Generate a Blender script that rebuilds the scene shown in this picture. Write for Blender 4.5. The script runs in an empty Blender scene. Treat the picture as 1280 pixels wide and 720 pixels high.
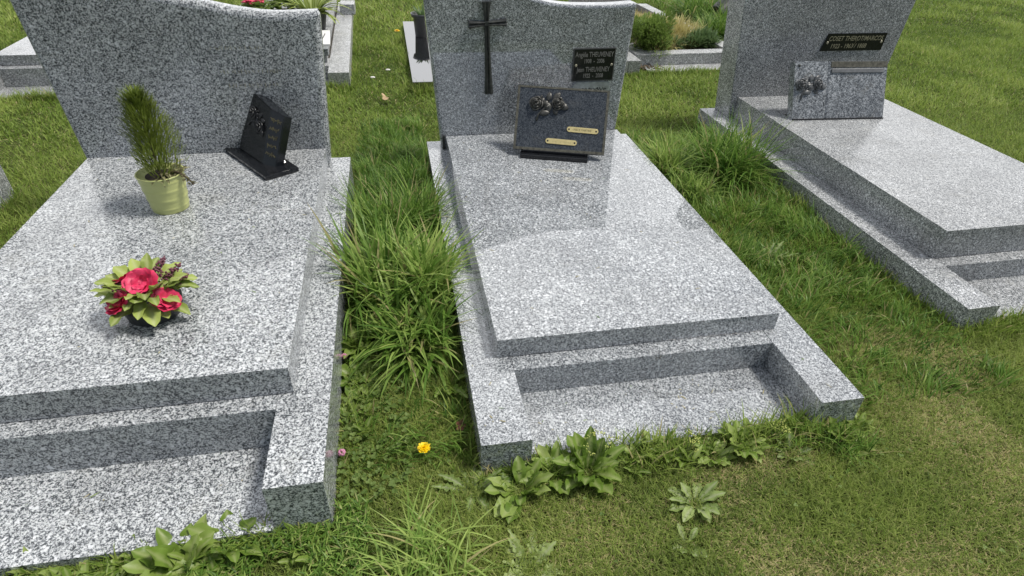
import bpy, bmesh, math, random
import numpy as np
from mathutils import Vector, Matrix

random.seed(7)
rng = np.random.default_rng(11)
SC = bpy.context.scene
COL = SC.collection
PI = math.pi

# ------------------------------------------------------------------ camera
cam_d = bpy.data.cameras.new('camera')
cam = bpy.data.objects.new('camera', cam_d)
COL.objects.link(cam)
yaw, pitch, roll = 0.206036, 0.620648, 0.038835
f = Vector((math.sin(yaw) * math.cos(pitch), math.cos(yaw) * math.cos(pitch), -math.sin(pitch)))
r0 = Vector((math.cos(yaw), -math.sin(yaw), 0))
u0 = r0.cross(f)
r = r0 * math.cos(roll) + u0 * math.sin(roll)
u = -r0 * math.sin(roll) + u0 * math.cos(roll)
M = Matrix((r, u, -f)).transposed().to_4x4()
M.translation = Vector((-0.25663, -1.42983, 1.44802))
cam.matrix_world = M
cam_d.sensor_width = 36
cam_d.lens = 742.994 / 1280 * 36
cam_d.clip_start = 0.02
cam_d.clip_end = 400
SC.camera = cam

# ------------------------------------------------------------------ sky, sun, exposure
SUN_EL, SUN_AZ = math.radians(61), math.radians(100)      # azimuth clockwise from +Y
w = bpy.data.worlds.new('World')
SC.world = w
w.use_nodes = True
nt = w.node_tree
bgn = nt.nodes['Background']
sky = nt.nodes.new('ShaderNodeTexSky')
sky.sky_type = 'NISHITA'
sky.sun_disc = False
sky.sun_elevation = SUN_EL
sky.sun_rotation = SUN_AZ
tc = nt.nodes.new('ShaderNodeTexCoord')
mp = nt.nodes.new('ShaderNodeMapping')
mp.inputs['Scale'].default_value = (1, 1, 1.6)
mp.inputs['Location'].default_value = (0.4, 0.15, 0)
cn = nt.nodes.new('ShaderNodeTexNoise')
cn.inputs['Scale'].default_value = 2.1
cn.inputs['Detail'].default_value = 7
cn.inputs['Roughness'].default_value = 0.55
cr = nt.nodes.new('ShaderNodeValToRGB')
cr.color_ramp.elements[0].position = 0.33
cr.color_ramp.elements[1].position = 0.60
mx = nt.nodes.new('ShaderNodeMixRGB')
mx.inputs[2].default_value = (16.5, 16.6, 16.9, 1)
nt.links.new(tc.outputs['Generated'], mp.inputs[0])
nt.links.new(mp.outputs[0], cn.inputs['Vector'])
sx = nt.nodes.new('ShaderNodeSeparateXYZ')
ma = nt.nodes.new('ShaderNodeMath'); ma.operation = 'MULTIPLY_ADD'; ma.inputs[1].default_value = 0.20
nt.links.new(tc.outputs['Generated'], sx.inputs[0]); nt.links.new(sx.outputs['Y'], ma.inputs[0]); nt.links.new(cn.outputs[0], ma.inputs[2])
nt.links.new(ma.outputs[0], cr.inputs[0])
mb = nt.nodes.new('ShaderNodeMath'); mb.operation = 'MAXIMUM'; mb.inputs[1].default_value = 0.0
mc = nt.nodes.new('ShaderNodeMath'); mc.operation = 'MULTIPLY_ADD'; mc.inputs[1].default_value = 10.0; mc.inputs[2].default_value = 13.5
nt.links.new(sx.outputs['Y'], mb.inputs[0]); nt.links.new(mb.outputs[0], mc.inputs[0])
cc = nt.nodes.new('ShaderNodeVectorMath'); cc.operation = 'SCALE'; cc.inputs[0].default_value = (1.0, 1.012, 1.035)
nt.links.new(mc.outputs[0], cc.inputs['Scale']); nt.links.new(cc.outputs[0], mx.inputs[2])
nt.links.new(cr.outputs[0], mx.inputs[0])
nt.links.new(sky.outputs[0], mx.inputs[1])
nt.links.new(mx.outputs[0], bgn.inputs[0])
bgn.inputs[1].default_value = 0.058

sd = bpy.data.lights.new('sun', 'SUN')
sd.energy = 3.2
sd.angle = math.radians(12)
sd.color = (1.0, 0.955, 0.88)
sun = bpy.data.objects.new('sun', sd)
COL.objects.link(sun)
S = Vector((math.sin(SUN_AZ) * math.cos(SUN_EL), math.cos(SUN_AZ) * math.cos(SUN_EL), math.sin(SUN_EL)))
sun.rotation_euler = S.to_track_quat('Z', 'Y').to_euler()
sun.location = S * 20

SC.view_settings.view_transform = 'Standard'
SC.view_settings.look = 'None'
SC.view_settings.exposure = 0.14
SC.view_settings.gamma = 1
SC.view_settings.use_curve_mapping = False
SC.cycles.max_bounces = 6
SC.cycles.use_denoising = True

# ------------------------------------------------------------------ node helpers
def newmat(name):
    m = bpy.data.materials.new(name)
    m.use_nodes = True
    return m, m.node_tree, m.node_tree.nodes['Principled BSDF']

def nd(t, kind, **kw):
    n = t.nodes.new(kind)
    for k, v in kw.items():
        if k in n.inputs:
            n.inputs[k].default_value = v
        else:
            setattr(n, k, v)
    return n

def ramp(t, stops, interp='LINEAR'):
    n = t.nodes.new('ShaderNodeValToRGB')
    e = n.color_ramp.elements
    n.color_ramp.interpolation = interp
    while len(e) < len(stops):
        e.new(0.5)
    for i, (p, c) in enumerate(stops):
        e[i].position = p
        e[i].color = (*c, 1) if len(c) == 3 else c
    return n

def granite(name, scale, stops, pheno=0.95, pheno_col=(0.75, 0.77, 0.8), rough=0.14, stain=(0.30, 0.28, 0.22), stain_amt=0.35, seed=0.0, ior=1.5):
    """Speckled stone: random coloured crystal cells of two sizes, pale phenocrysts, weather stains."""
    m, t, p = newmat(name)
    L = t.links.new
    co = nd(t, 'ShaderNodeTexCoord')
    mpn = nd(t, 'ShaderNodeMapping')
    mpn.inputs['Location'].default_value = (seed, seed * 1.7, seed * 0.6)
    L(co.outputs['Object'], mpn.inputs[0])
    wob = nd(t, 'ShaderNodeTexNoise', Scale=scale * 1.6, Detail=2.0)
    L(mpn.outputs[0], wob.inputs['Vector'])
    dist = nd(t, 'ShaderNodeVectorMath', operation='MULTIPLY_ADD')
    dist.inputs[1].default_value = (0.9 / scale,) * 3
    L(wob.outputs['Color'], dist.inputs[0]); L(mpn.outputs[0], dist.inputs[2])
    v1 = nd(t, 'ShaderNodeTexVoronoi', Scale=scale); L(dist.outputs[0], v1.inputs['Vector'])
    v2 = nd(t, 'ShaderNodeTexVoronoi', Scale=scale * 0.42); L(dist.outputs[0], v2.inputs['Vector'])
    v3 = nd(t, 'ShaderNodeTexVoronoi', Scale=scale * 0.36); L(dist.outputs[0], v3.inputs['Vector'])
    s1 = nd(t, 'ShaderNodeSeparateColor'); L(v1.outputs['Color'], s1.inputs[0])
    s2 = nd(t, 'ShaderNodeSeparateColor'); L(v2.outputs['Color'], s2.inputs[0])
    s3 = nd(t, 'ShaderNodeSeparateColor'); L(v3.outputs['Color'], s3.inputs[0])
    mixv = nd(t, 'ShaderNodeMix', data_type='FLOAT'); mixv.inputs[0].default_value = 0.34
    L(s1.outputs[0], mixv.inputs[2]); L(s2.outputs[1], mixv.inputs[3])
    rp = ramp(t, stops); L(mixv.outputs[0], rp.inputs[0])
    gt = nd(t, 'ShaderNodeMath', operation='GREATER_THAN'); gt.inputs[1].default_value = pheno
    L(s3.outputs[2], gt.inputs[0])
    m1 = nd(t, 'ShaderNodeMixRGB'); m1.inputs[2].default_value = (*pheno_col, 1)
    mf = nd(t, 'ShaderNodeMath', operation='MULTIPLY'); mf.inputs[1].default_value = 0.75
    L(gt.outputs[0], mf.inputs[0]); L(mf.outputs[0], m1.inputs[0]); L(rp.outputs[0], m1.inputs[1])
    # large, soft tone drift in the stone and weather stains
    n1 = nd(t, 'ShaderNodeTexNoise', Scale=3.0, Detail=6.0, Roughness=0.65); L(mpn.outputs[0], n1.inputs['Vector'])
    r1 = ramp(t, [(0.35, (0.80, 0.80, 0.80)), (0.65, (1.08, 1.08, 1.08))]); L(n1.outputs[0], r1.inputs[0])
    m2 = nd(t, 'ShaderNodeMixRGB', blend_type='MULTIPLY'); m2.inputs[0].default_value = 1
    L(m1.outputs[0], m2.inputs[1]); L(r1.outputs[0], m2.inputs[2])
    n2 = nd(t, 'ShaderNodeTexNoise', Scale=9.0, Detail=8.0, Roughness=0.7); L(mpn.outputs[0], n2.inputs['Vector'])
    r2 = ramp(t, [(0.55, (0, 0, 0)), (0.78, (stain_amt,) * 3)]); L(n2.outputs[0], r2.inputs[0])
    m3 = nd(t, 'ShaderNodeMixRGB'); m3.inputs[2].default_value = (*stain, 1)
    L(r2.outputs[0], m3.inputs[0]); L(m2.outputs[0], m3.inputs[1])
    L(m3.outputs[0], p.inputs['Base Color'])
    rr = ramp(t, [(0.3, (rough * 0.7,) * 3), (0.75, (rough * 2.2,) * 3)]); L(n2.outputs[0], rr.inputs[0])
    L(rr.outputs[0], p.inputs['Roughness'])
    p.inputs['IOR'].default_value = ior
    return m

def plain(name, col, rough=0.5, metal=0.0, var=0.25, vscale=40, bump=0.0, spec=0.5, trans=0.0):
    m, t, p = newmat(name)
    L = t.links.new
    co = nd(t, 'ShaderNodeTexCoord')
    n = nd(t, 'ShaderNodeTexNoise', Scale=float(vscale), Detail=6.0, Roughness=0.6)
    L(co.outputs['Object'], n.inputs['Vector'])
    a = tuple(c * (1 - var) for c in col); b = tuple(min(1, c * (1 + var)) for c in col)
    rp = ramp(t, [(0.3, a), (0.7, b)]); L(n.outputs[0], rp.inputs[0])
    L(rp.outputs[0], p.inputs['Base Color'])
    p.inputs['Roughness'].default_value = rough
    p.inputs['Metallic'].default_value = metal
    p.inputs['Specular IOR Level'].default_value = spec
    if bump:
        bn = nd(t, 'ShaderNodeBump', Strength=bump, Distance=0.004); L(n.outputs[0], bn.inputs['Height'])
        L(bn.outputs[0], p.inputs['Normal'])
    return m

def leafmat(name, stops, rough=0.5, trans=0.3, attr='tint', dry=None, rib=None):
    """Blade or leaf: colour by the per-blade attribute, thin so some light passes through."""
    m, t, p = newmat(name)
    L = t.links.new
    at = nd(t, 'ShaderNodeAttribute', attribute_name=attr)
    rp = ramp(t, stops); L(at.outputs['Fac'], rp.inputs[0])
    src = rp.outputs[0]
    if dry is not None:
        ad = nd(t, 'ShaderNodeAttribute', attribute_name='dry')
        md = nd(t, 'ShaderNodeMixRGB'); md.inputs[2].default_value = (*dry, 1)
        L(ad.outputs['Fac'], md.inputs[0]); L(src, md.inputs[1]); src = md.outputs[0]
    if rib is not None:
        ar = nd(t, 'ShaderNodeAttribute', attribute_name='rib')
        mr = nd(t, 'ShaderNodeMixRGB'); mr.inputs[2].default_value = (*rib, 1)
        L(ar.outputs['Fac'], mr.inputs[0]); L(src, mr.inputs[1]); src = mr.outputs[0]
    L(src, p.inputs['Base Color'])
    p.inputs['Roughness'].default_value = rough
    p.inputs['Specular IOR Level'].default_value = 0.22
    tr = nd(t, 'ShaderNodeBsdfTranslucent'); L(src, tr.inputs[0])
    ms = nd(t, 'ShaderNodeMixShader'); ms.inputs[0].default_value = trans
    L(p.outputs[0], ms.inputs[1]); L(tr.outputs[0], ms.inputs[2])
    L(ms.outputs[0], t.nodes['Material Output'].inputs[0])
    return m

# ------------------------------------------------------------------ materials
G_LEFT = granite('granite_salt_and_pepper', 340, [(0.25, (0.040, 0.046, 0.052)), (0.40, (0.175, 0.190, 0.206)), (0.56, (0.40, 0.42, 0.436)), (0.76, (0.64, 0.66, 0.67))], pheno=0.97, rough=0.12, ior=1.55, seed=1.3, stain_amt=0.22)
G_MID = granite('granite_blue_grey', 430, [(0.24, (0.044, 0.049, 0.056)), (0.40, (0.165, 0.179, 0.196)), (0.57, (0.345, 0.366, 0.383)), (0.76, (0.60, 0.622, 0.638))], pheno=0.94, rough=0.022, seed=4.1, stain_amt=0.12, ior=2.0)
G_RIGHT = granite('granite_slate_grey', 430, [(0.25, (0.055, 0.060, 0.066)), (0.42, (0.19, 0.20, 0.212)), (0.58, (0.36, 0.375, 0.385)), (0.78, (0.62, 0.63, 0.63))], pheno=0.96, rough=0.16, seed=7.7, stain_amt=0.2)
G_BACK = granite('granite_weathered', 330, [(0.22, (0.10, 0.105, 0.11)), (0.42, (0.26, 0.27, 0.275)), (0.6, (0.44, 0.45, 0.45)), (0.8, (0.66, 0.66, 0.65))], pheno=0.95, rough=0.3, seed=12.1, stain_amt=0.5)
G_BLACK = granite('granite_black_polished', 220, [(0.3, (0.006, 0.007, 0.008)), (0.8, (0.02, 0.021, 0.024))], pheno=2, rough=0.02, seed=3, stain_amt=0.0, ior=4.0)
G_DARK = granite('granite_dark_plaque', 330, [(0.25, (0.026, 0.031, 0.038)), (0.5, (0.052, 0.060, 0.071)), (0.8, (0.105, 0.117, 0.130))], pheno=2, pheno_col=(0.2, 0.21, 0.23), rough=0.16, seed=9, stain=(0.12, 0.11, 0.085), stain_amt=0.3)
G_BOOK = granite('granite_book_plaque', 230, [(0.22, (0.06, 0.065, 0.07)), (0.45, (0.16, 0.175, 0.19)), (0.7, (0.30, 0.32, 0.34)), (0.9, (0.48, 0.5, 0.52))], pheno=0.985, pheno_col=(0.45,0.46,0.48), rough=0.2, seed=5, stain=(0.17, 0.15, 0.11), stain_amt=0.6)
M_JOINT = plain('dark_joint', (0.07, 0.065, 0.055), 0.9, var=0.5)
M_BRONZE = plain('dark_bronze', (0.055, 0.058, 0.055), 0.42, metal=0.55, var=0.5, vscale=60, bump=0.2)
M_RELIEF = plain('bronze_relief', (0.075, 0.074, 0.068), 0.42, metal=0.3, var=0.45, vscale=80, bump=0.2)
M_BLACK = plain('black_stone', (0.010, 0.011, 0.013), 0.12, var=0.4)
M_PLATE = plain('black_plate', (0.006, 0.007, 0.009), 0.25, var=0.3)
M_RIM = plain('grey_rim', (0.10, 0.10, 0.10), 0.4, metal=0.4)
M_LETTER = plain('pewter_letter', (0.28, 0.27, 0.25), 0.45, metal=0.3)
M_GOLDLET = plain('dull_gold_letter', (0.31, 0.29, 0.19), 0.5, metal=0.2)
M_DULLGILT = plain('worn_gilt', (0.13, 0.115, 0.06), 0.5)
M_ENGR = plain('engraved_letter', (0.20, 0.16, 0.07), 0.6)
M_BRASS = plain('pale_brass', (0.74, 0.62, 0.30), 0.38, metal=0.35, var=0.12, vscale=90)
M_SCREW = plain('screw_head', (0.45, 0.42, 0.32), 0.35, metal=0.7)
M_HOLE = plain('screw_hole', (0.01, 0.01, 0.01), 0.6)
M_SILVER = plain('silver_plate', (0.36, 0.38, 0.40), 0.3, metal=0.5, var=0.3)
M_LICHEN = plain('lichen_edge', (0.085, 0.083, 0.066), 0.85, var=0.6, vscale=60, bump=0.3)
M_POT = plain('lime_enamel', (0.50, 0.53, 0.21), 0.35, var=0.06, vscale=12)
M_POTDARK = plain('dark_plastic', (0.03, 0.032, 0.034), 0.45)
M_SOIL = plain('potting_soil', (0.03, 0.022, 0.015), 0.95, var=0.6, vscale=150, bump=0.6)
M_WHITE = plain('white_marble', (0.78, 0.78, 0.76), 0.3, var=0.06)
M_STEM = plain('woody_stem', (0.10, 0.075, 0.045), 0.8, var=0.4)
M_PINK = plain('cerise_petal', (0.62, 0.035, 0.11), 0.5, var=0.3, vscale=60)
M_PURPLE = plain('heather_purple', (0.16, 0.05, 0.075), 0.7, var=0.7, vscale=300)
M_YELLOW = plain('dandelion_yellow', (0.90, 0.62, 0.0), 0.55, var=0.12, vscale=200)
M_CLOVERPINK = plain('clover_pink', (0.55, 0.24, 0.36), 0.7, var=0.3, vscale=200)
M_DEAD = plain('dead_leaf_brown', (0.13, 0.05, 0.03), 0.8, var=0.5, vscale=70)
M_TAN = plain('dead_leaf_tan', (0.42, 0.30, 0.17), 0.8, var=0.3, vscale=70)
M_PETALW = plain('white_petal', (0.75, 0.72, 0.68), 0.6, var=0.1)
LAWN = leafmat('lawn_blade', [(0.0, (0.085, 0.150, 0.022)), (0.45, (0.225, 0.325, 0.055)), (1.0, (0.42, 0.49, 0.14))], trans=0.4, dry=(0.56, 0.47, 0.25))
TALL = leafmat('tall_grass_blade', [(0.0, (0.050, 0.120, 0.018)), (0.5, (0.160, 0.285, 0.048)), (1.0, (0.40, 0.51, 0.14))], rough=0.42, trans=0.4, dry=(0.45, 0.39, 0.19))
WEED = leafmat('weed_leaf', [(0.0, (0.075, 0.145, 0.018)), (0.5, (0.19, 0.29, 0.048)), (1.0, (0.34, 0.43, 0.12))], trans=0.35, rib=(0.38, 0.44, 0.18), rough=0.36)
GREYWEED = leafmat('grey_weed_leaf', [(0.0, (0.10, 0.16, 0.035)), (0.5, (0.21, 0.29, 0.08)), (1.0, (0.34, 0.42, 0.15))], trans=0.25, rib=(0.36, 0.39, 0.24), rough=0.5)
LIME = leafmat('lime_leaf', [(0.0, (0.13, 0.20, 0.03)), (1.0, (0.42, 0.50, 0.13))], trans=0.25, rib=(0.5, 0.55, 0.25), rough=0.4)
CONIF = leafmat('conifer_needle', [(0.0, (0.07, 0.11, 0.018)), (1.0, (0.24, 0.30, 0.05))], trans=0.25)
BUSH = leafmat('bush_leaf', [(0.0, (0.09, 0.15, 0.03)), (0.6, (0.19, 0.28, 0.06)), (1.0, (0.32, 0.41, 0.12))], trans=0.4)
PEREN = leafmat('perennial_leaf', [(0.0, (0.07, 0.13, 0.045)), (1.0, (0.20, 0.29, 0.12))], trans=0.3)
STRAW = leafmat('straw_blade', [(0.0, (0.36, 0.31, 0.12)), (0.6, (0.52, 0.46, 0.20)), (1.0, (0.58, 0.56, 0.27))], trans=0.25)
CLOVER = leafmat('clover_leaf', [(0.0, (0.09, 0.15, 0.03)), (1.0, (0.19, 0.26, 0.075))], trans=0.3)

# ------------------------------------------------------------------ object helpers
def obj(name, bm, mat, parent=None, M=None, smooth=False, label=None):
    if M is not None:
        bm.transform(M)
    me = bpy.data.meshes.new(name)
    bm.to_mesh(me); bm.free()
    if mat is not None:
        me.materials.append(mat)
    if smooth:
        me.polygons.foreach_set('use_smooth', [True] * len(me.polygons))
    o = bpy.data.objects.new(name, me)
    COL.objects.link(o)
    if parent is not None:
        o.parent = parent
    if label:
        o['label'] = label
    return o

def tag(o, label, cat, group=None, kind=None):
    if label: o['label'] = label
    if cat: o['category'] = cat
    if group: o['group'] = group
    if kind: o['kind'] = kind
    return o

def thing(name, label, cat, loc=(0, 0, 0), rz=0.0, group=None):
    o = bpy.data.objects.new(name, None)
    o.empty_display_size = 0.1
    COL.objects.link(o)
    o.location = loc
    o.rotation_euler = (0, 0, rz)
    return tag(o, label, cat, group)

def box(bm, x0, x1, y0, y1, z0, z1, bev=0.0, seg=2):
    t = bmesh.new()
    bmesh.ops.create_cube(t, size=1)
    for v in t.verts:
        v.co = Vector(((x0 + x1) / 2 + v.co.x * (x1 - x0), (y0 + y1) / 2 + v.co.y * (y1 - y0), (z0 + z1) / 2 + v.co.z * (z1 - z0)))
    if bev:
        bmesh.ops.bevel(t, geom=t.edges[:], offset=bev, segments=seg, profile=0.5, affect='EDGES')
    merge(bm, t)
    return bm

def merge(bm, t, M=None):
    if M is not None:
        t.transform(M)
    me = bpy.data.meshes.new('tmp'); t.to_mesh(me); t.free()
    bm.from_mesh(me); bpy.data.meshes.remove(me)

def prism(bm, prof, y0, y1, bev=0.0, seg=2, front_bev=None):
    """Outline in XZ pulled along Y."""
    t = bmesh.new()
    a = [t.verts.new((x, y0, z)) for x, z in prof]
    b = [t.verts.new((x, y1, z)) for x, z in prof]
    n = len(prof)
    t.faces.new(a); t.faces.new(b[::-1])
    for i in range(n):
        j = (i + 1) % n
        t.faces.new((a[j], a[i], b[i], b[j]))
    bmesh.ops.recalc_face_normals(t, faces=t.faces[:])
    if bev:
        es = [e for e in t.edges if len(e.link_faces) == 2 and e.calc_face_angle(0) > 0.6]
        bmesh.ops.bevel(t, geom=es, offset=bev, segments=seg, profile=0.5, affect='EDGES')
    merge(bm, t)
    return bm

def tube(bm, pts, rad, n=6):
    pts = [Vector(p) for p in pts]
    rad = rad if isinstance(rad, (list, tuple)) else [rad] * len(pts)
    rings = []
    for i, p in enumerate(pts):
        d = (pts[min(i + 1, len(pts) - 1)] - pts[max(i - 1, 0)]).normalized()
        a = d.orthogonal().normalized(); b = d.cross(a)
        rings.append([bm.verts.new(p + (a * math.cos(2 * PI * k / n) + b * math.sin(2 * PI * k / n)) * rad[i]) for k in range(n)])
    for i in range(len(rings) - 1):
        for k in range(n):
            bm.faces.new((rings[i][k], rings[i][(k + 1) % n], rings[i + 1][(k + 1) % n], rings[i + 1][k]))
    bm.faces.new(rings[0][::-1]); bm.faces.new(rings[-1])
    return bm

def lathe(bm, prof, n=32):
    rings = []
    for rr, z in prof:
        rings.append([bm.verts.new((rr * math.cos(2 * PI * k / n), rr * math.sin(2 * PI * k / n), z)) for k in range(n)])
    for i in range(len(rings) - 1):
        for k in range(n):
            bm.faces.new((rings[i][k], rings[i][(k + 1) % n], rings[i + 1][(k + 1) % n], rings[i + 1][k]))
    if prof[0][0] > 1e-6: bm.faces.new(rings[0][::-1])
    if prof[-1][0] > 1e-6: bm.faces.new(rings[-1])
    return bm

def ball(bm, c, rx, ry, rz, sub=2):
    t = bmesh.new()
    bmesh.ops.create_icosphere(t, subdivisions=sub, radius=1)
    for v in t.verts:
        v.co = Vector((c[0] + v.co.x * rx, c[1] + v.co.y * ry, c[2] + v.co.z * rz))
    merge(bm, t)
    return bm

_fc = [0]
def text_bm(s, size, extrude=0.0006, shear=0.0, align='CENTER', space=1.0, width=1.0, bold=0.0):
    """Lettering as mesh, lying in the XZ plane facing -Y, centred at the origin."""
    _fc[0] += 1
    c = bpy.data.curves.new('lettering', 'FONT')
    c.body = s; c.size = size; c.extrude = extrude; c.shear = shear
    c.align_x = align; c.align_y = 'CENTER'; c.space_character = space; c.resolution_u = 3; c.offset = bold
    o = bpy.data.objects.new('lettering_tmp', c); COL.objects.link(o)
    bpy.context.view_layer.update()
    dg = bpy.context.evaluated_depsgraph_get()
    me = bpy.data.meshes.new_from_object(o.evaluated_get(dg))
    bm = bmesh.new(); bm.from_mesh(me)
    bpy.data.objects.remove(o); bpy.data.curves.remove(c); bpy.data.meshes.remove(me)
    bm.transform(Matrix.Rotation(PI / 2, 4, 'X') @ Matrix.Diagonal((width, 1, 1, 1)))
    return bm

def rose_relief(bm, s=1.0, M=None):
    """Two roses, leaves and a stem in low relief: XZ plane, standing out towards -Y. About 0.19*s wide."""
    t = bmesh.new()
    def rose(cx, cz, r):
        ball(t, (cx, -0.002, cz), r * 0.9, r * 0.30, r * 0.9, 3)
        for ring, (rr, k0, nn, hh) in enumerate(((r * 1.0, 0.3, 4, 0.36), (r * 0.66, 1.0, 3, 0.52), (r * 0.32, 0.1, 2, 0.66))):
            for k in range(nn):
                a0 = k0 + 2 * PI * k / nn
                pts = []
                rad = []
                for q in range(9):
                    a = a0 + (q / 8) * 2 * PI / nn * 1.15
                    bump = math.sin(PI * q / 8)
                    pts.append((cx + math.cos(a) * rr * (0.94 + 0.08 * bump), -r * hh - 0.001 - 0.004 * bump * ring, cz + math.sin(a) * rr * (0.94 + 0.08 * bump)))
                    rad.append(0.0014 + r * 0.135 * bump)
                tube(t, pts, rad, 6)
    def leaf(cx, cz, a, l, wd):
        g = bmesh.new()
        n = 8
        rows = []
        for i in range(n + 1):
            q = i / n
            ww = wd * math.sin(PI * min(1, q * 0.96 + 0.02)) ** 0.8 * (1.15 - 0.4 * q)
            rows.append([g.verts.new((q * l, -0.006 - 0.006 * math.sin(PI * q) + (0.004 if j == 1 else 0), (j - 1) * ww)) for j in range(3)])
        for i in range(n):
            for j in range(2):
                g.faces.new((rows[i][j], rows[i + 1][j], rows[i + 1][j + 1], rows[i][j + 1]))
        ex = bmesh.ops.extrude_face_region(g, geom=g.faces[:])
        for v in [e for e in ex['geom'] if isinstance(e, bmesh.types.BMVert)]:
            v.co.y = 0.0005
        bmesh.ops.recalc_face_normals(g, faces=g.faces[:])
        merge(t, g, Matrix.Translation((cx, 0, cz)) @ Matrix.Rotation(-a, 4, 'Y'))
    rose(-0.058, 0.012, 0.030)
    rose(0.048, 0.012, 0.028)
    leaf(0.0, 0.025, 1.4, 0.045, 0.013); leaf(0.022, 0.03, 0.75, 0.05, 0.014); leaf(-0.03, 0.04, 2.6, 0.012, 0.010)
    leaf(-0.015, 0.02, 2.75, 0.03, 0.015); leaf(0.02, 0.02, 0.2, 0.05, 0.013); leaf(0.06, 0.005, -0.35, 0.042, 0.016)
    leaf(0.0, 0.022, -1.5, 0.05, 0.018); leaf(-0.045, -0.035, 0.1, 0.055, 0.013); leaf(-0.028, 0.01, -0.3, 0.05, 0.013)
    leaf(0.005, 0.01, 2.9, 0.035, 0.012); leaf(0.03, -0.008, -1.2, 0.035, 0.012)
    tube(t, [(0.012, -0.005, 0.012), (-0.02, -0.007, -0.012), (-0.045, -0.007, -0.038), (-0.055, -0.006, -0.07)], [0.004, 0.004, 0.0042, 0.0055], 6)
    tube(t, [(0.03, -0.005, 0.02), (0.0, -0.008, 0.008), (-0.02, -0.007, -0.012)], 0.0035, 6)
    t.transform(Matrix.Scale(s, 4))
    merge(bm, t, M)
    return bm

# ------------------------------------------------------------------ blades and leaves (numpy)
def vnoise(x, y, scale, seed):
    rg = np.random.default_rng(seed)
    T = rg.random((64, 64))
    fx, fy = x / scale + 20.3, y / scale + 20.7
    ix, iy = np.floor(fx).astype(int), np.floor(fy).astype(int)
    tx, ty = fx - ix, fy - iy
    tx, ty = tx * tx * (3 - 2 * tx), ty * ty * (3 - 2 * ty)
    g = lambda a, b: T[a % 64, b % 64]
    return (g(ix, iy) * (1 - tx) + g(ix + 1, iy) * tx) * (1 - ty) + (g(ix, iy + 1) * (1 - tx) + g(ix + 1, iy + 1) * tx) * ty

def blade_data(P, az, L, W, lean, bend, nseg, twist=None, tip=0.06, fold=None):
    N = len(L)
    V = np.zeros((N, nseg + 1, 2, 3))
    pos = P.copy().astype(float)
    ca, sa = np.cos(az), np.sin(az)
    tw = np.zeros(N) if twist is None else twist
    for k in range(nseg + 1):
        s = k / nseg
        if k:
            th = lean + bend * (s - 0.5 / nseg)
            st = L / nseg
            pos = pos + np.stack([np.sin(th) * ca * st, np.sin(th) * sa * st, np.cos(th) * st], -1)
        th = lean + bend * s
        wd = W * 0.5 * ((1 - s ** 1.8) * (0.75 + 0.5 * min(1, s * 3)) + tip)
        a2 = az + PI / 2 + tw * s
        side = np.stack([np.cos(a2), np.sin(a2), np.zeros(N)], -1)
        V[:, k, 0] = pos - side * wd[:, None]
        V[:, k, 1] = pos + side * wd[:, None]
    base = (np.arange(N) * (nseg + 1) * 2)[:, None, None]
    k = np.arange(nseg)[None, :, None] * 2
    F = base + k + np.array([0, 1, 3, 2])[None, None, :]
    return V.reshape(-1, 3), F.reshape(-1, 4)

def np_mesh(name, V, F, attrs, mat, smooth=True):
    me = bpy.data.meshes.new(name)
    me.vertices.add(len(V)); me.vertices.foreach_set('co', V.astype(np.float32).ravel())
    me.loops.add(F.size); me.loops.foreach_set('vertex_index', F.astype(np.int32).ravel())
    me.polygons.add(len(F)); me.polygons.foreach_set('loop_start', np.arange(len(F), dtype=np.int32) * F.shape[1])
    if smooth:
        me.polygons.foreach_set('use_smooth', np.ones(len(F), bool))
    for k, a in attrs.items():
        at = me.attributes.new(k, 'FLOAT', 'POINT')
        at.data.foreach_set('value', np.asarray(a, np.float32))
    me.update(calc_edges=True)
    me.materials.append(mat)
    return me

def blades_obj(name, P, az, L, W, lean, bend, nseg, tint, dry, mat, twist=None, parent=None, origin=None):
    P = np.asarray(P, float)
    if origin is not None:
        P = P - np.array(origin)
    V, F = blade_data(P, az, L, W, lean, bend, nseg, twist)
    rep = (nseg + 1) * 2
    s = np.tile(np.repeat(np.linspace(0, 1, nseg + 1), 2), len(L))
    tn = np.repeat(tint, rep)
    me = np_mesh(name, V, F, {'tint': tn, 'dry': np.repeat(dry, rep)}, mat)
    o = bpy.data.objects.new(name, me); COL.objects.link(o)
    if origin is not None: o.location = origin
    if parent is not None: o.parent = parent
    return o

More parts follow.
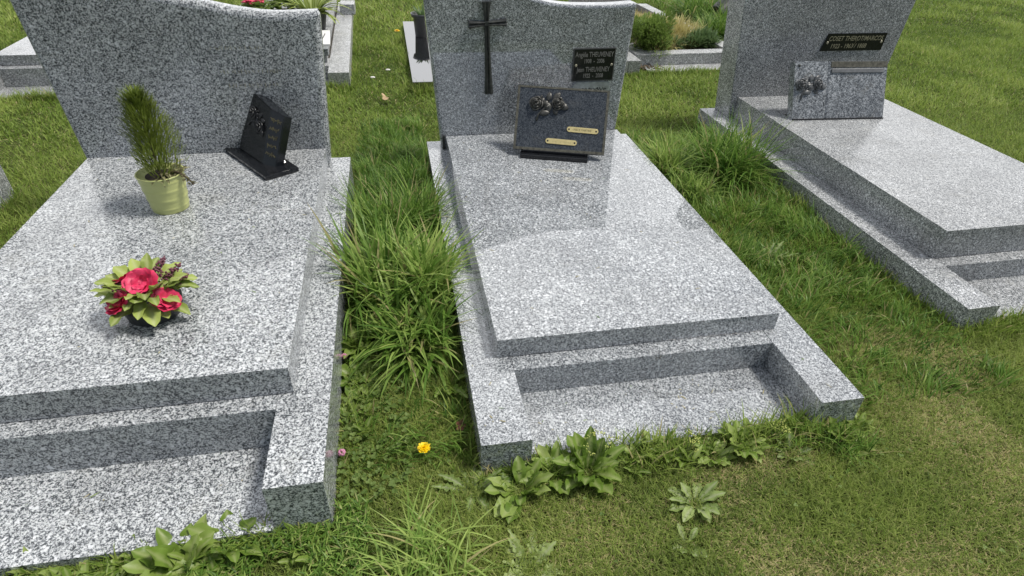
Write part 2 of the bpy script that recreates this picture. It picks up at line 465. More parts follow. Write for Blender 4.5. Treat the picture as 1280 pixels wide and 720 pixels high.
class Leaves:
    """Collects curved leaves with a midrib; each is a strip 4 wide."""
    def __init__(s): s.V, s.F, s.t, s.r, s.n = [], [], [], [], 0
    def leaf(s, base, az, l, wd, lean, bend, tint, shape='ob', nseg=8, cup=0.25, jag=0.0, wave=0.0, roll=0.0):
        m = 5
        pos = Vector(base)
        d = Vector((math.cos(az), math.sin(az), 0))
        side0 = Vector((-math.sin(az), math.cos(az), 0))
        ph = random.uniform(0, 6)
        rows = []
        for k in range(nseg + 1):
            q = k / nseg
            th = lean + bend * q
            if k: pos = pos + (d * math.sin(th) + Vector((0, 0, math.cos(th)))) * (l / nseg)
            up = -d * math.cos(th) + Vector((0, 0, math.sin(th)))
            if shape == 'ob':                                # widest beyond the middle, narrow stalk
                ww = wd * (0.10 + 0.90 * math.sin(PI * min(1, max(0, q)) ** 1.35) ** 0.85) if 0 < q < 1 else wd * 0.06
            elif shape == 'lance':
                ww = wd * (math.sin(PI * (0.06 + 0.93 * q)) ** 0.8)
            else:                                           # round
                ww = wd * math.sqrt(max(0.0, 1 - (2 * q - 1) ** 2)) + 0.0004
            if jag: ww *= 1 - jag * (0.5 + 0.5 * math.cos(k * PI))
            for j in range(m):
                e = (j - 2) / 2
                sd = side0 * math.cos(roll) + up * math.sin(roll)
                off = sd * (e * ww) + up * (abs(e) * ww * cup + wave * ww * math.sin(ph + k * 1.9 + (1.7 if e > 0 else 0)) * abs(e))
                s.V.append(tuple(pos + off)); s.t.append(tint * (0.85 + 0.25 * q)); s.r.append(0.75 * max(0, 1 - abs(e) * 2.2) if j == 2 else 0.0)
            rows.append(s.n); s.n += m
        for k in range(nseg):
            for j in range(m - 1):
                a, b = rows[k] + j, rows[k + 1] + j
                s.F.append((a, a + 1, b + 1, b))
    def build(s, name, mat, parent=None, origin=None):
        V = np.array(s.V)
        if origin is not None: V = V - np.array(origin)
        me = np_mesh(name, V, np.array(s.F), {'tint': np.clip(s.t, 0, 1), 'rib': s.r}, mat)
        o = bpy.data.objects.new(name, me); COL.objects.link(o)
        if origin is not None: o.location = origin
        if parent is not None: o.parent = parent
        return o

# ------------------------------------------------------------------ ground
gm, gt_, gp = newmat('turf_soil')
gco = nd(gt_, 'ShaderNodeTexCoord')
gn1 = nd(gt_, 'ShaderNodeTexNoise', Scale=1.3, Detail=8.0, Roughness=0.7)
gn2 = nd(gt_, 'ShaderNodeTexNoise', Scale=70.0, Detail=6.0, Roughness=0.75)
gt_.links.new(gco.outputs['Object'], gn1.inputs['Vector']); gt_.links.new(gco.outputs['Object'], gn2.inputs['Vector'])
gr1 = ramp(gt_, [(0.3, (0.06, 0.075, 0.022)), (0.6, (0.095, 0.125, 0.032)), (0.75, (0.14, 0.14, 0.055))]); gt_.links.new(gn1.outputs[0], gr1.inputs[0])
gr2 = ramp(gt_, [(0.3, (0.35, 0.35, 0.35)), (0.7, (1.3, 1.25, 1.1))]); gt_.links.new(gn2.outputs[0], gr2.inputs[0])
gmx = nd(gt_, 'ShaderNodeMixRGB', blend_type='MULTIPLY'); gmx.inputs[0].default_value = 1
gt_.links.new(gr1.outputs[0], gmx.inputs[1]); gt_.links.new(gr2.outputs[0], gmx.inputs[2])
gt_.links.new(gmx.outputs[0], gp.inputs['Base Color'])
gp.inputs['Roughness'].default_value = 0.95; gp.inputs['Specular IOR Level'].default_value = 0.1
gb = nd(gt_, 'ShaderNodeBump', Strength=0.8, Distance=0.02); gt_.links.new(gn2.outputs[0], gb.inputs['Height']); gt_.links.new(gb.outputs[0], gp.inputs['Normal'])
bm = bmesh.new()
gv = [bm.verts.new(c) for c in ((-150, -60, 0), (150, -60, 0), (150, 250, 0), (-150, 250, 0))]
bm.faces.new(gv)
tag(obj('ground', bm, gm), None, None, kind='structure')

# ------------------------------------------------------------------ tombs
EXCL = []      # world rectangles where no grass grows: x0, x1, y0, y1

def tomb(name, label, loc, rz, mat, W, L, ztop, t, bl, br, aw, yf, yb, back, zfloor, head=None, head_y=None, plate_y=-0.325, bev=0.0007, floor_gap=0.0):
    """Ledger slab on a U-shaped kerb with a low front step, and an upright headstone. Local origin: below the slab's front left corner."""
    o = thing(name, label, 'tomb', loc, rz)
    zb = ztop - t
    b = bmesh.new(); box(b, 0, W, 0, L - 0.003, zb, ztop, bev); obj('ledger_slab', b, mat, o)
    b = bmesh.new(); box(b, 0.006, W - 0.006, 0.006, L - 0.01, zb - 0.02, zb + 0.001); obj('mortar_joint', b, M_JOINT, o)
    xl, xr = -bl, W + br
    for a0, a1 in ((xl, xl + aw), (xr - aw, xr)):
        b = bmesh.new(); box(b, a0, a1, yf, L + back, -0.05, zb - 0.0015, bev); obj('kerb', b, mat, o)
    b = bmesh.new(); box(b, xl + aw + 0.0015, xr - aw - 0.0015, yb, yb + 0.22, -0.05, zb - 0.003); obj('front_beam', b, mat, o)
    b = bmesh.new(); box(b, xl + aw + 0.002, xr - aw - 0.002, yb + 0.2205, L + back - 0.004, -0.05, zb - 0.012); obj('foundation', b, M_JOINT, o)
    b = bmesh.new(); box(b, xl + aw + 0.0015, xr - aw - 0.0015, plate_y, yb - 0.001, -0.05, zfloor); obj('floor_plate', b, mat, o)
    if head:
        b = bmesh.new(); prism(b, [(x, z) for x, z in head], head_y[0], head_y[1], bev=head_y[2], seg=4); obj('headstone', b, mat, o)
    c, s = math.cos(rz), math.sin(rz)
    EXCL.append((loc[0], loc[1], c, s, xl - 0.004, xr + 0.004, yf - 0.004, L + back + 0.004, xl + aw, xr - aw, plate_y + 0.012))
    return o

def curve_top(pts, n=6):
    """Smooth (Catmull-Rom) curve through pts."""
    out = []
    P = [pts[0]] + list(pts) + [pts[-1]]
    for i in range(1, len(P) - 2):
        p0, p1, p2, p3 = (np.array(q, float) for q in P[i - 1:i + 3])
        for k in range(n):
            q = k / n
            out.append(tuple(0.5 * ((2 * p1) + (-p0 + p2) * q + (2 * p0 - 5 * p1 + 4 * p2 - p3) * q * q + (-p0 + 3 * p1 - 3 * p2 + p3) * q ** 3)))
    out.append(tuple(pts[-1]))
    return out

# -- middle tomb
ML = 1.763
top = curve_top([(1.018, 0.876), (0.90, 0.868), (0.773, 0.866), (0.632, 0.870), (0.489, 0.892), (0.36, 0.93), (0.22, 0.965), (0.07, 0.982), (-0.094, 0.988)])
MID = tomb('granite_tomb', 'blue grey granite tomb in the middle with a bronze cross on its headstone', (0, 0, 0), 0, G_MID,
           1.0, ML, 0.20, 0.0728, 0.1014, 0.1068, 0.1474, -0.3508, -0.0645, 0.112, 0.0152,
           head=[(-0.026, 0.124), (0.990, 0.124)] + top, head_y=(ML, ML + 0.098, 0.014))
b = bmesh.new()                                      # bronze cross with flared, hollow-edged arms
def arm(bm, p0, p1, w0, w1, d0, d1):
    p0, p1 = Vector((p0[0], 0, p0[1])), Vector((p1[0], 0, p1[1]))
    d = (p1 - p0).normalized(); sv = Vector((d.z, 0, -d.x))
    rows = []
    for k in range(9):
        q = k / 8
        ww = (w0 + (w1 - w0) * q ** 2.2) / 2; dd = d0 + (d1 - d0) * q
        p = p0 + (p1 - p0) * q
        rows.append([bm.verts.new(p + sv * e * ww + Vector((0, -y, 0))) for e, y in ((-1, 0), (-1, dd * 0.75), (-0.45, dd), (0.0, dd * 0.72), (0.45, dd), (1, dd * 0.75), (1, 0))])
    for k in range(8):
        for j in range(6):
            bm.faces.new((rows[k][j], rows[k][j + 1], rows[k + 1][j + 1], rows[k + 1][j]))
    bm.faces.new(rows[-1])
cx, cz = 0.226, 0.785
arm(b, (cx, cz), (0.223, 0.886), 0.024, 0.046, 0.02, 0.022); arm(b, (cx, cz), (0.240, 0.432), 0.024, 0.044, 0.02, 0.024)
arm(b, (cx, cz), (0.135, 0.779), 0.022, 0.038, 0.02, 0.022); arm(b, (cx, cz), (0.326, 0.790), 0.022, 0.038, 0.02, 0.022)
box(b, cx - 0.011, cx + 0.011, -0.0215, 0, cz - 0.011, cz + 0.011, 0.002)
bmesh.ops.recalc_face_normals(b, faces=b.faces[:])
obj('cross', b, M_BRONZE, MID, Matrix.Translation((0, ML - 0.0005, 0)))
NP = Matrix.Translation((0.814, ML - 0.001, 0.571)) @ Matrix.Rotation(-0.01, 4, 'Y')
b = bmesh.new(); box(b, -0.118, 0.118, -0.006, 0, -0.087, 0.087, 0.0015); plate = obj('name_plate', b, M_RIM, MID, NP)
b = bmesh.new(); box(b, -0.112, 0.112, -0.0068, -0.0055, -0.081, 0.081); obj('plate_face', b, M_PLATE, plate, NP)
for s_, z_, sz in (('Angèle THEUVENEY', 0.053, 0.036), ('1908  -  2006', 0.019, 0.031), ('Jean THEUVENEY', -0.025, 0.036), ('1922  -  2008', -0.058, 0.031)):
    b = bmesh.new(); merge(b, text_bm(s_, sz, 0.0005, width=0.69, bold=0.0002), Matrix.Translation((0, -0.0072, z_)))
    obj('lettering', b, M_LETTER, plate, NP)
for sx in (-0.100, 0.100):
    b = bmesh.new(); ball(b, (sx, -0.0078, -0.001), 0.0075, 0.004, 0.0075, 2); obj('screw', b, M_SCREW, plate, NP, smooth=True)
NQ = Matrix.Translation((0.814, ML - 0.001, 0.448))
b = bmesh.new()                                      # silver plate with hollow corners below the black one
pr = [(-0.085, 0.032), (-0.108, 0.012), (-0.108, -0.05), (0.108, -0.05), (0.108, 0.012), (0.085, 0.032)]
prism(b, pr, -0.004, 0, 0.001); plate2 = obj('silver_plate', b, M_SILVER, MID, NQ, label='small silver plate with cut corners half hidden by the standing plaque')
b = bmesh.new()
rs = random.Random(3)
for k in range(26):                                  # worn, unreadable engraving
    x = -0.07 + 0.155 * k / 25; h_ = rs.uniform(0.004, 0.013); z = rs.uniform(-0.002, 0.008)
    box(b, x - 0.0012, x + rs.uniform(0.001, 0.004), -0.0046, -0.0035, z - h_ / 2 - 0.012, z + h_ / 2 - 0.012)
obj('engraving', b, M_PLATE, plate2, NQ)
# small dark strip added to stand in for the gap at the headstone foot
b = bmesh.new(); box(b, -0.020, -0.006, ML - 0.016, ML - 0.002, 0.127, 0.205, 0.002); obj('gap_strip', b, M_BRONZE, MID)

# -- left tomb
LL, LW = 1.563, 1.05
LX, LY = -0.611 - LW, -0.133
toph = curve_top([(1.113, 0.905), (1.02, 0.902), (0.926, 0.900), (0.84, 0.907), (0.746, 0.922), (0.646, 0.943), (0.50, 0.968), (0.34, 0.995), (0.16, 1.01), (-0.065, 1.015)])
LEFT = tomb('granite_tomb', 'coarse black and white speckled granite tomb at left carrying a slanted black plaque', (LX, LY, 0), 0, G_LEFT,
            LW, LL, 0.291, 0.095, 0.102, 0.102, 0.144, -0.321, -0.056, 0.108, 0.045,
            head=[(-0.012, 0.193), (LW + 0.012, 0.193)] + toph, head_y=(LL, LL + 0.092, 0.030), plate_y=-0.335)
# very faint gilded engraving, worn past reading
rs = random.Random(5)
for row, (z, x0, x1) in enumerate(((0.76, 0.64, 0.86), (0.66, 0.66, 0.92), (0.60, 0.68, 0.90))):
    x = x0
    b = bmesh.new()
    while x < x1:
        hh = rs.uniform(0.008, 0.02)
        if rs.random() < 0.45:
            box(b, x, x + 0.0022, -0.0008, 0.001, z - hh / 2, z + hh / 2)
        else:
            a_ = rs.uniform(-0.8, 0.8)
            g = bmesh.new(); box(g, -0.001, 0.001, -0.0008, 0.001, -hh / 2, hh / 2); merge(b, g, Matrix.Translation((x, 0, z)) @ Matrix.Rotation(a_, 4, 'Y'))
        x += rs.uniform(0.008, 0.022)
    obj('engraving', b, M_GOLDLET, LEFT, Matrix.Translation((0, LL, 0)))

# -- right tomb
RY = 0.01696
RL = 1.76
rx, ry = 1.95 + math.sin(RY) * RL, 2.126 - math.cos(RY) * RL
topr = curve_top([(1.09, 1.05), (0.95, 1.043), (0.80, 1.04), (0.64, 1.05), (0.5, 1.07), (0.36, 1.10), (0.22, 1.13), (0.06, 1.145), (-0.150, 1.15)])
RIGHT = tomb('granite_tomb', 'slate grey granite tomb at right carrying a grey book shaped plaque', (rx, ry, 0), RY, G_RIGHT,
             1.0, RL, 0.2455, 0.1365, 0.142, 0.142, 0.15, -0.34, -0.06, 0.20, 0.012,
             head=[(-0.034, 0.107), (1.034, 0.107)] + topr, head_y=(RL, RL + 0.194, 0.006))
RP = Matrix.Translation((0.72, RL - 0.001, 0.578))
b = bmesh.new()
prism(b, [(-0.226, -0.052), (0.226, -0.052), (0.232, 0.054), (-0.197, 0.054)], -0.006, 0, 0.001); pl3 = obj('name_plate', b, M_PLATE, RIGHT, RP)
b = bmesh.new()
merge(b, text_bm('COSET THEROT/MARCOS', 0.040, 0.0005, shear=0.15, width=0.86, bold=0.0002), Matrix.Translation((0.012, -0.0065, 0.022)))
obj('lettering', b, M_GOLDLET, pl3, RP)
b = bmesh.new()
merge(b, text_bm('1923 - 1963 / 1888', 0.038, 0.0005, shear=0.15, width=0.9, bold=0.0002), Matrix.Translation((-0.03, -0.0065, -0.024)))
obj('lettering', b, M_GOLDLET, pl3, RP)
b = bmesh.new()
tube(b, [(0.005, -0.0065, -0.03), (0.028, -0.0065, 0.04)], 0.0009, 4)
obj('lettering', b, M_GOLDLET, pl3, RP)
for sx in (-0.19, 0.205):
    b = bmesh.new(); ball(b, (sx, -0.0075, 0.0), 0.0085, 0.004, 0.0085, 2); obj('screw', b, M_SCREW, pl3, RP, smooth=True)

# ------------------------------------------------------------------ plaques standing on the slabs
# centre plaque
YAW, TILT = -0.292, 0.557
P1 = thing('memorial_plaque', 'dark granite plaque with roses and two brass strips leaning on the middle slab', 'plaque', (0.55, 1.391, 0.20), YAW)
PM = Matrix.Translation((0, 0, 0.035)) @ Matrix.Rotation(-TILT, 4, 'X')
b = bmesh.new(); box(b, -0.237, 0.237, 0, 0.022, 0, 0.329, 0.0015); panel = obj('panel', b, G_DARK, P1, PM)
b = bmesh.new()                                       # mossy, rough-cut border round the polished field
for x0, x1, z0, z1 in ((-0.2365, 0.2365, 0.0005, 0.014), (-0.2365, 0.2365, 0.318, 0.3285), (-0.2365, -0.224, 0.0142, 0.3178), (0.224, 0.2365, 0.0142, 0.3178)):
    box(b, x0, x1, -0.0016, 0.001, z0, z1, 0.0006, 1)
obj('border', b, M_LICHEN, panel, PM)
b = bmesh.new(); box(b, -0.195, 0.155, -0.035, 0.10, 0.0, 0.022, 0.003); obj('base', b, M_BLACK, P1)
b = bmesh.new(); box(b, -0.185, 0.145, -0.004, 0.016, 0.0225, 0.036, 0.002); obj('slot_rail', b, M_BLACK, P1)
b = bmesh.new(); box(b, -0.02, 0.0, 0.080, 0.094, 0.02, 0.095, 0.002); obj('rear_prop', b, M_BRONZE, P1)
b = rose_relief(bmesh.new(), 1.06, Matrix.Translation((-0.073, 0, 0.228)) @ Matrix.Rotation(-0.05, 4, 'Y'))
obj('rose_relief', b, M_RELIEF, P1, PM, smooth=True)
def brass(px, pz, txt, rl=0.0):
    T = PM @ Matrix.Translation((px, -0.0002, pz)) @ Matrix.Rotation(rl, 4, 'Y')
    b = bmesh.new()
    pr = []
    for k in range(9): a = PI / 2 + PI * k / 8; pr.append((-0.068 + 0.0135 * math.cos(a), 0.0135 * math.sin(a)))
    for k in range(9): a = -PI / 2 + PI * k / 8; pr.append((0.068 + 0.0135 * math.cos(a), 0.0135 * math.sin(a)))
    prism(b, pr, -0.0035, 0, 0.0008, 1)
    o = obj('brass_strip', b, M_BRASS, P1, T)
    for sx in (-0.07, 0.07):
        b = bmesh.new(); ball(b, (sx, -0.0036, 0), 0.0048, 0.0012, 0.0048, 2); obj('screw', b, M_HOLE, o, T, smooth=True)
    b = bmesh.new()
    if txt:
        merge(b, text_bm(txt, 0.015, 0.0003, width=0.85), Matrix.Translation((0, -0.0037, 0)))
    else:
        rs = random.Random(8)
        for k in range(14):
            x = -0.045 + 0.09 * k / 13
            box(b, x, x + rs.uniform(0.0012, 0.004), -0.0039, -0.003, -rs.uniform(0.001, 0.004), rs.uniform(0.001, 0.004))
    obj('engraving', b, M_ENGR if txt else plain('faint_engraving', (0.5, 0.41, 0.2), 0.5), o, T)
brass(0.115, 0.118, 'NIECE MARTINE', 0.02)
brass(0.010, 0.052, '', 0.02)

# left slanted black plaque
P2 = thing('memorial_plaque', 'glossy black plaque with roses on a black base in front of the left headstone', 'plaque', (-0.913, 1.288, 0.291), -0.982)
T2 = Matrix.Translation((0, 0, 0.02)) @ Matrix.Rotation(-0.381, 4, 'X')
b = bmesh.new(); box(b, -0.21, 0.21, -0.05, 0.105, 0, 0.0205, 0.0012); obj('base', b, M_BLACK, P2)
b = bmesh.new()                                      # main field with a bevelled lettered flank on the right
sec = [(-0.160, 0.0), (0.075, 0.0), (0.145, 0.028), (0.150, 0.062), (-0.155, 0.062)]
lo = [b.verts.new((x, y, 0.0)) for x, y in sec]
hi = [b.verts.new((x, y, 0.283 - 0.045 * (x + 0.16) / 0.31)) for x, y in sec]
b.faces.new(lo[::-1]); b.faces.new(hi)
for i in range(5):
    b.faces.new((lo[i], lo[(i + 1) % 5], hi[(i + 1) % 5], hi[i]))
bmesh.ops.bevel(b, geom=b.edges[:], offset=0.003, segments=2, affect='EDGES')
obj('panel', b, M_BLACK, P2, T2)
b = rose_relief(bmesh.new(), 0.86, Matrix.Translation((-0.03, 0.003, 0.16)) @ Matrix.Rotation(0.5, 4, 'Y'))
obj('rose_relief', b, plain('black_relief', (0.03, 0.031, 0.033), 0.28, var=0.3), P2, T2, smooth=True)
# small worn gilt signs in rows up the flank
rs = random.Random(14)
FL = Matrix.Translation((0.110, 0.0135, 0)) @ Matrix.Rotation(math.atan2(0.028, 0.07), 4, 'Z')
for row in range(5):
    z0 = 0.055 + row * 0.038
    b = bmesh.new()
    for k in range(5):
        x = -0.024 + k * 0.0105
        for q in range(2):
            hh = rs.uniform(0.010, 0.022)
            g = bmesh.new(); box(g, -0.0013, 0.0013, -0.0006, 0.0006, -hh / 2, hh / 2)
            merge(b, g, FL @ Matrix.Translation((x + rs.uniform(-0.003, 0.003), -0.0008, z0 + rs.uniform(-0.003, 0.003))) @ Matrix.Rotation(rs.uniform(-1.4, 1.4), 4, 'Y'))
    obj('gilt_engraving', b, M_DULLGILT, P2, T2)
b = bmesh.new(); prism(b, [(0.0, 0.02), (0.13, 0.02), (0.10, 0.05), (0.05, 0.05)], 0.064, 0.09, 0.003); obj('foot_block', b, M_BLACK, P2)

# right book-shaped plaque
P3 = thing('memorial_plaque', 'grey granite book shaped plaque with carved roses leaning on the right slab', 'plaque', (2.066, 1.684, 0.2455), -0.045)
T3 = Matrix.Rotation(-0.42, 4, 'X')
b = bmesh.new()
sec = [(0, 0), (0.205, 0.0), (0.215, 0.006), (0.225, 0.002), (0.60, 0.0), (0.60, 0.05), (0, 0.05)]
lo = [b.verts.new((x, y, 0)) for x, y in sec]; hi = [b.verts.new((x, y, 0.335)) for x, y in sec]
b.faces.new(lo[::-1]); b.faces.new(hi)
for i in range(len(sec)): b.faces.new((lo[i], lo[(i + 1) % len(sec)], hi[(i + 1) % len(sec)], hi[i]))
bmesh.ops.bevel(b, geom=[e for e in b.edges if e.calc_face_angle(0) > 1.0], offset=0.004, segments=2, affect='EDGES')
obj('book', b, G_BOOK, P3, T3)
b = rose_relief(bmesh.new(), 1.02, Matrix.Translation((0.103, 0.002, 0.19)))
obj('rose_relief', b, plain('grey_relief', (0.10, 0.105, 0.11), 0.4, var=0.4), P3, T3, smooth=True)
b = bmesh.new(); box(b, 0.235, 0.575, -0.006, 0.001, 0.268, 0.292, 0.0025); obj('raised_bar', b, plain('grey_bar', (0.16, 0.165, 0.17), 0.4), P3, T3)
b = bmesh.new(); box(b, 0.232, 0.60, -0.0012, 0.0015, 0.298, 0.333, 0.0008); obj('mossy_edge', b, M_LICHEN, P3, T3)
b = bmesh.new(); ball(b, (0.028, -0.003, 0.31), 0.007, 0.006, 0.007, 2); obj('screw', b, M_BRONZE, P3, T3, smooth=True)
b = bmesh.new(); box(b, 0.005, 0.60, -0.006, 0.09, 0, 0.008, 0.001); obj('base', b, M_BLACK, P3)

# ------------------------------------------------------------------ pot and flowers on the left slab
PT = thing('plant_pot', 'ribbed lime green metal pot with an upright yellow green conifer and wilting sprigs', 'potted plant', (-1.168, 0.885, 0.291))
b = bmesh.new()
prof = [(0.064, 0.0)]
for k in range(40):
    q = k / 39; z = 0.002 + 0.146 * q
    rib = sum(math.exp(-((z - z0) / 0.0022) ** 2) for z0 in (0.02, 0.052, 0.058, 0.090, 0.096, 0.128)) * 0.0022
    prof.append((0.066 + 0.016 * q + rib, z))
prof += [(0.0855, 0.149), (0.0855, 0.153), (0.080, 0.153), (0.078, 0.14), (0.0, 0.138)]
lathe(b, prof[:-1], 48); obj('pot', b, M_POT, PT, smooth=True)
b = bmesh.new(); lathe(b, [(0.0, 0.130), (0.078, 0.130), (0.05, 0.142), (0.0, 0.146)], 24); obj('soil', b, M_SOIL, PT)
n = 2600
zz = rng.random(n) ** 0.8 * 0.30; aa = rng.random(n) * 2 * PI
rr = 0.088 * np.sqrt(np.clip(1 - ((zz - 0.10) / 0.21) ** 2, 0.02, 1)) * np.sqrt(rng.random(n))
rr = rr * (0.55 + 0.75 * vnoise(aa * 1.3, zz * 14, 1.0, 77))
P = np.stack([rr * np.cos(aa) + 0.006, rr * np.sin(aa), 0.15 + zz], -1)
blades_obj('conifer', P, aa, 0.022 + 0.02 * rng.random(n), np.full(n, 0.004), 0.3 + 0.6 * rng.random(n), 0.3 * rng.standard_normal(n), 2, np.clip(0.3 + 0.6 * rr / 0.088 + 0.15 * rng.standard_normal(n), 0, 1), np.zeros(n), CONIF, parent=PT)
lv = Leaves()
for k in range(42):
    a = random.uniform(-1.6, 1.6); q = random.random()
    lv.leaf((0.06 * math.cos(a) * q + 0.01, 0.06 * math.sin(a) * q, 0.145), a + random.uniform(-.5, .5), random.uniform(0.03, 0.07), 0.006, random.uniform(0.6, 1.3), random.uniform(0.3, 1.5), random.random(), 'lance', 5)
for k in range(26):
    q = k / 25
    lv.leaf((0.06 + 0.06 * q, -0.02 - 0.03 * q, 0.152 - 0.035 * q ** 2), random.uniform(-2, 2), random.uniform(0.015, 0.03), 0.005, 1.2, 0.5, random.random() * 0.5, 'lance', 4)
lv.build('wilted_sprigs', leafmat('wilted_leaf', [(0, (0.05, 0.05, 0.025)), (0.5, (0.16, 0.15, 0.07)), (1, (0.42, 0.40, 0.22))], rib=(0.4, 0.38, 0.22)), PT)
b = bmesh.new(); tube(b, [(0.03, 0.0, 0.15), (0.07, -0.02, 0.158), (0.105, -0.04, 0.14), (0.125, -0.05, 0.118)], [0.004, 0.004, 0.004, 0.006]); tube(b, [(0.0, 0.0, 0.14), (0.004, 0, 0.40)], [0.006, 0.002]); obj('stem', b, M_STEM, PT)

FB = thing('flower_arrangement', 'arrangement of cerise flowers, dark heather and lime leaves lying on the left slab', 'flowers', (-1.035, 0.185, 0.291))
b = bmesh.new(); lathe(b, [(0.0, 0), (0.075, 0.0), (0.085, 0.045), (0.07, 0.055), (0.0, 0.055)], 24); obj('bowl', b, M_POTDARK, FB)
lv = Leaves()
for k in range(44):
    a = 2 * PI * k / 44 + random.uniform(-.1, .1)
    lv.leaf((0.035 * math.cos(a), 0.035 * math.sin(a), random.uniform(0.04, 0.09)), a, random.uniform(0.075, 0.115), random.uniform(0.016, 0.027), random.uniform(0.5, 1.5), random.uniform(0.1, 0.9), random.uniform(0.1, 1.0), 'ob', 8, 0.3, 0, 0.35)
lv.build('leaves', LIME, FB)
def flower(cx, cy, cz, rr, tilt_az):
    g = bmesh.new()
    for ring, (n_, r_, up) in enumerate(((6, rr, 0.3), (5, rr * 0.75, 0.9), (4, rr * 0.45, 1.3))):
        for k in range(n_):
            a = 2 * PI * k / n_ + ring * 0.5
            rows = []
            for i in range(6):
                q = i / 5
                x = r_ * q; z = up * r_ * q ** 1.4 * 0.6 + 0.004 * math.sin(7 * q + k)
                ww = r_ * 0.62 * math.sin(PI * (0.1 + 0.8 * q)) ** 0.7
                rows.append([g.verts.new((x * math.cos(a) - j * ww * math.sin(a), x * math.sin(a) + j * ww * math.cos(a), z + 0.25 * ww * j * j + 0.003 * math.sin(j * 9 + k))) for j in (-1, -0.5, 0, 0.5, 1)])
            for i in range(5):
                for j in range(4):
                    g.faces.new((rows[i][j], rows[i + 1][j], rows[i + 1][j + 1], rows[i][j + 1]))
    T = Matrix.Translation((cx, cy, cz)) @ Matrix.Rotation(tilt_az, 4, 'Z') @ Matrix.Rotation(0.6, 4, 'Y')
    obj('flower', g, M_PINK, FB, T, smooth=True)
flower(0.062, -0.055, 0.075, 0.042, -0.4); flower(0.0, -0.02, 0.115, 0.05, -1.5); flower(-0.06, 0.03, 0.095, 0.045, 2.4); flower(-0.055, -0.065, 0.085, 0.04, -2.3)
for hx_, hy_, hz_, a in ((0.075, 0.055, 0.09, 0.3), (0.03, 0.085, 0.10, 0.9), (-0.02, 0.09, 0.09, 1.8), (0.095, 0.02, 0.075, 0.0), (-0.09, -0.01, 0.08, 3.1)):
    b = bmesh.new()
    for k in range(70):
        q = random.random()
        c = Vector((hx_ * (0.45 + 0.75 * q), hy_ * (0.45 + 0.75 * q), hz_ + 0.035 * q)) + Vector((random.gauss(0, 1), random.gauss(0, 1), random.gauss(0, 1))) * 0.010 * (1.2 - q)
        s_ = random.uniform(0.0028, 0.0045); ball(b, c, s_, s_, s_, 1)
    obj('heather', b, M_PURPLE, FB)

# ------------------------------------------------------------------ graves behind
# behind the left tomb
G1 = tomb('granite_grave', 'pale weathered granite grave with plants on it behind the left headstone', (-1.665, 3.60, 0), 0.02, G_BACK,
          0.90, 2.35, 0.17, 0.05, 0.10, 0.17, 0.155, -0.30, -0.10, 0.10, 0.02,
          head=[(0.0, 0.11), (0.90, 0.11)] + curve_top([(0.92, 0.75), (0.6, 0.80), (0.3, 0.80), (-0.02, 0.75)]), head_y=(2.35, 2.43, 0.006))
b = bmesh.new(); box(b, -0.075, 0.075, -0.11, 0.11, 0, 0.10, 0.006)
tag(obj('granite_block', b, G_BACK), 'grey granite block standing on the kerb of the grave behind the left tomb', 'block').location = (-0.672, 5.50, 0.1185)
b = bmesh.new(); box(b, -0.07, 0.03, -0.04, 0.04, 0, 0.055, 0.005)
tag(obj('stone_block', b, G_BOOK), 'small dark grey stone lying at the foot of the grave behind the left tomb', 'stone').location = (-0.775, 3.63, 0.17)
WP = thing('marble_plaque', 'small white marble plaque lying on the slab behind the left headstone', 'plaque', (-0.86, 4.06, 0.17), 0.05)
b = bmesh.new(); box(b, -0.16, 0.10, -0.16, 0.16, 0, 0.018, 0.004); obj('panel', b, M_WHITE, WP, Matrix.Rotation(0.12, 4, 'X') @ Matrix.Translation((0, 0, 0.02)))
b = bmesh.new(); tube(b, [(0.03, -0.1, 0.028), (0.06, 0.06, 0.048)], 0.004); obj('grey_inlay', b, M_RIM, WP)
YP = thing('planter', 'long leaved green plant in a dark planter behind the left headstone', 'potted plant', (-0.93, 4.52, 0.17))
b = bmesh.new(); lathe(b, [(0.0, 0), (0.10, 0.0), (0.13, 0.14), (0.12, 0.14), (0.11, 0.12)], 24); obj('pot', b, M_POTDARK, YP)
lv = Leaves()
for k in range(64):
    a = random.uniform(0, 2 * PI)
    lv.leaf((0.05 * math.cos(a), 0.05 * math.sin(a), 0.12), a, random.uniform(0.20, 0.36), random.uniform(0.012, 0.022), random.uniform(0.2, 1.0), random.uniform(0.5, 1.6), random.random(), 'lance', 8, 0.3)
lv.build('foliage', LIME, YP)
def planter_small(x, y, label, pink, mat):
    t = thing('planter', label, 'potted plant', (x, y, 0.17))
    b = bmesh.new(); lathe(b, [(0.0, 0), (0.10, 0.0), (0.14, 0.13), (0.13, 0.13), (0.12, 0.11)], 24); obj('pot', b, M_POTDARK, t)
    lv = Leaves()
    for k in range(150):
        a = random.uniform(0, 2 * PI); q = math.sqrt(random.random())
        lv.leaf((0.12 * q * math.cos(a), 0.12 * q * math.sin(a), 0.12 + 0.10 * (1 - q * q)), a, random.uniform(0.05, 0.10), random.uniform(0.012, 0.022), random.uniform(0.2, 1.4), random.uniform(0.2, 1.0), random.random(), 'ob', 6, 0.3)
    lv.build('foliage', mat, t)
    for k in range(pink):
        a = random.uniform(0, 2 * PI); q = 0.09 * math.sqrt(random.random())
        b = bmesh.new()
        for j in range(9):
            ball(b, (q * math.cos(a) + random.gauss(0, .016), q * math.sin(a) + random.gauss(0, .016), 0.26 + random.gauss(0, .01)), 0.016, 0.016, 0.008, 1)
        obj('flower', b, plain('rose_pink', (0.70, 0.06, 0.14), 0.5), t, smooth=True)
    return t
planter_small(-1.38, 4.40, 'leafy pot plant with pink flowers peeping over the left headstone', 6, BUSH)
planter_small(-1.17, 4.62, 'dark green leafy pot plant without flowers behind the left headstone', 0, BUSH)
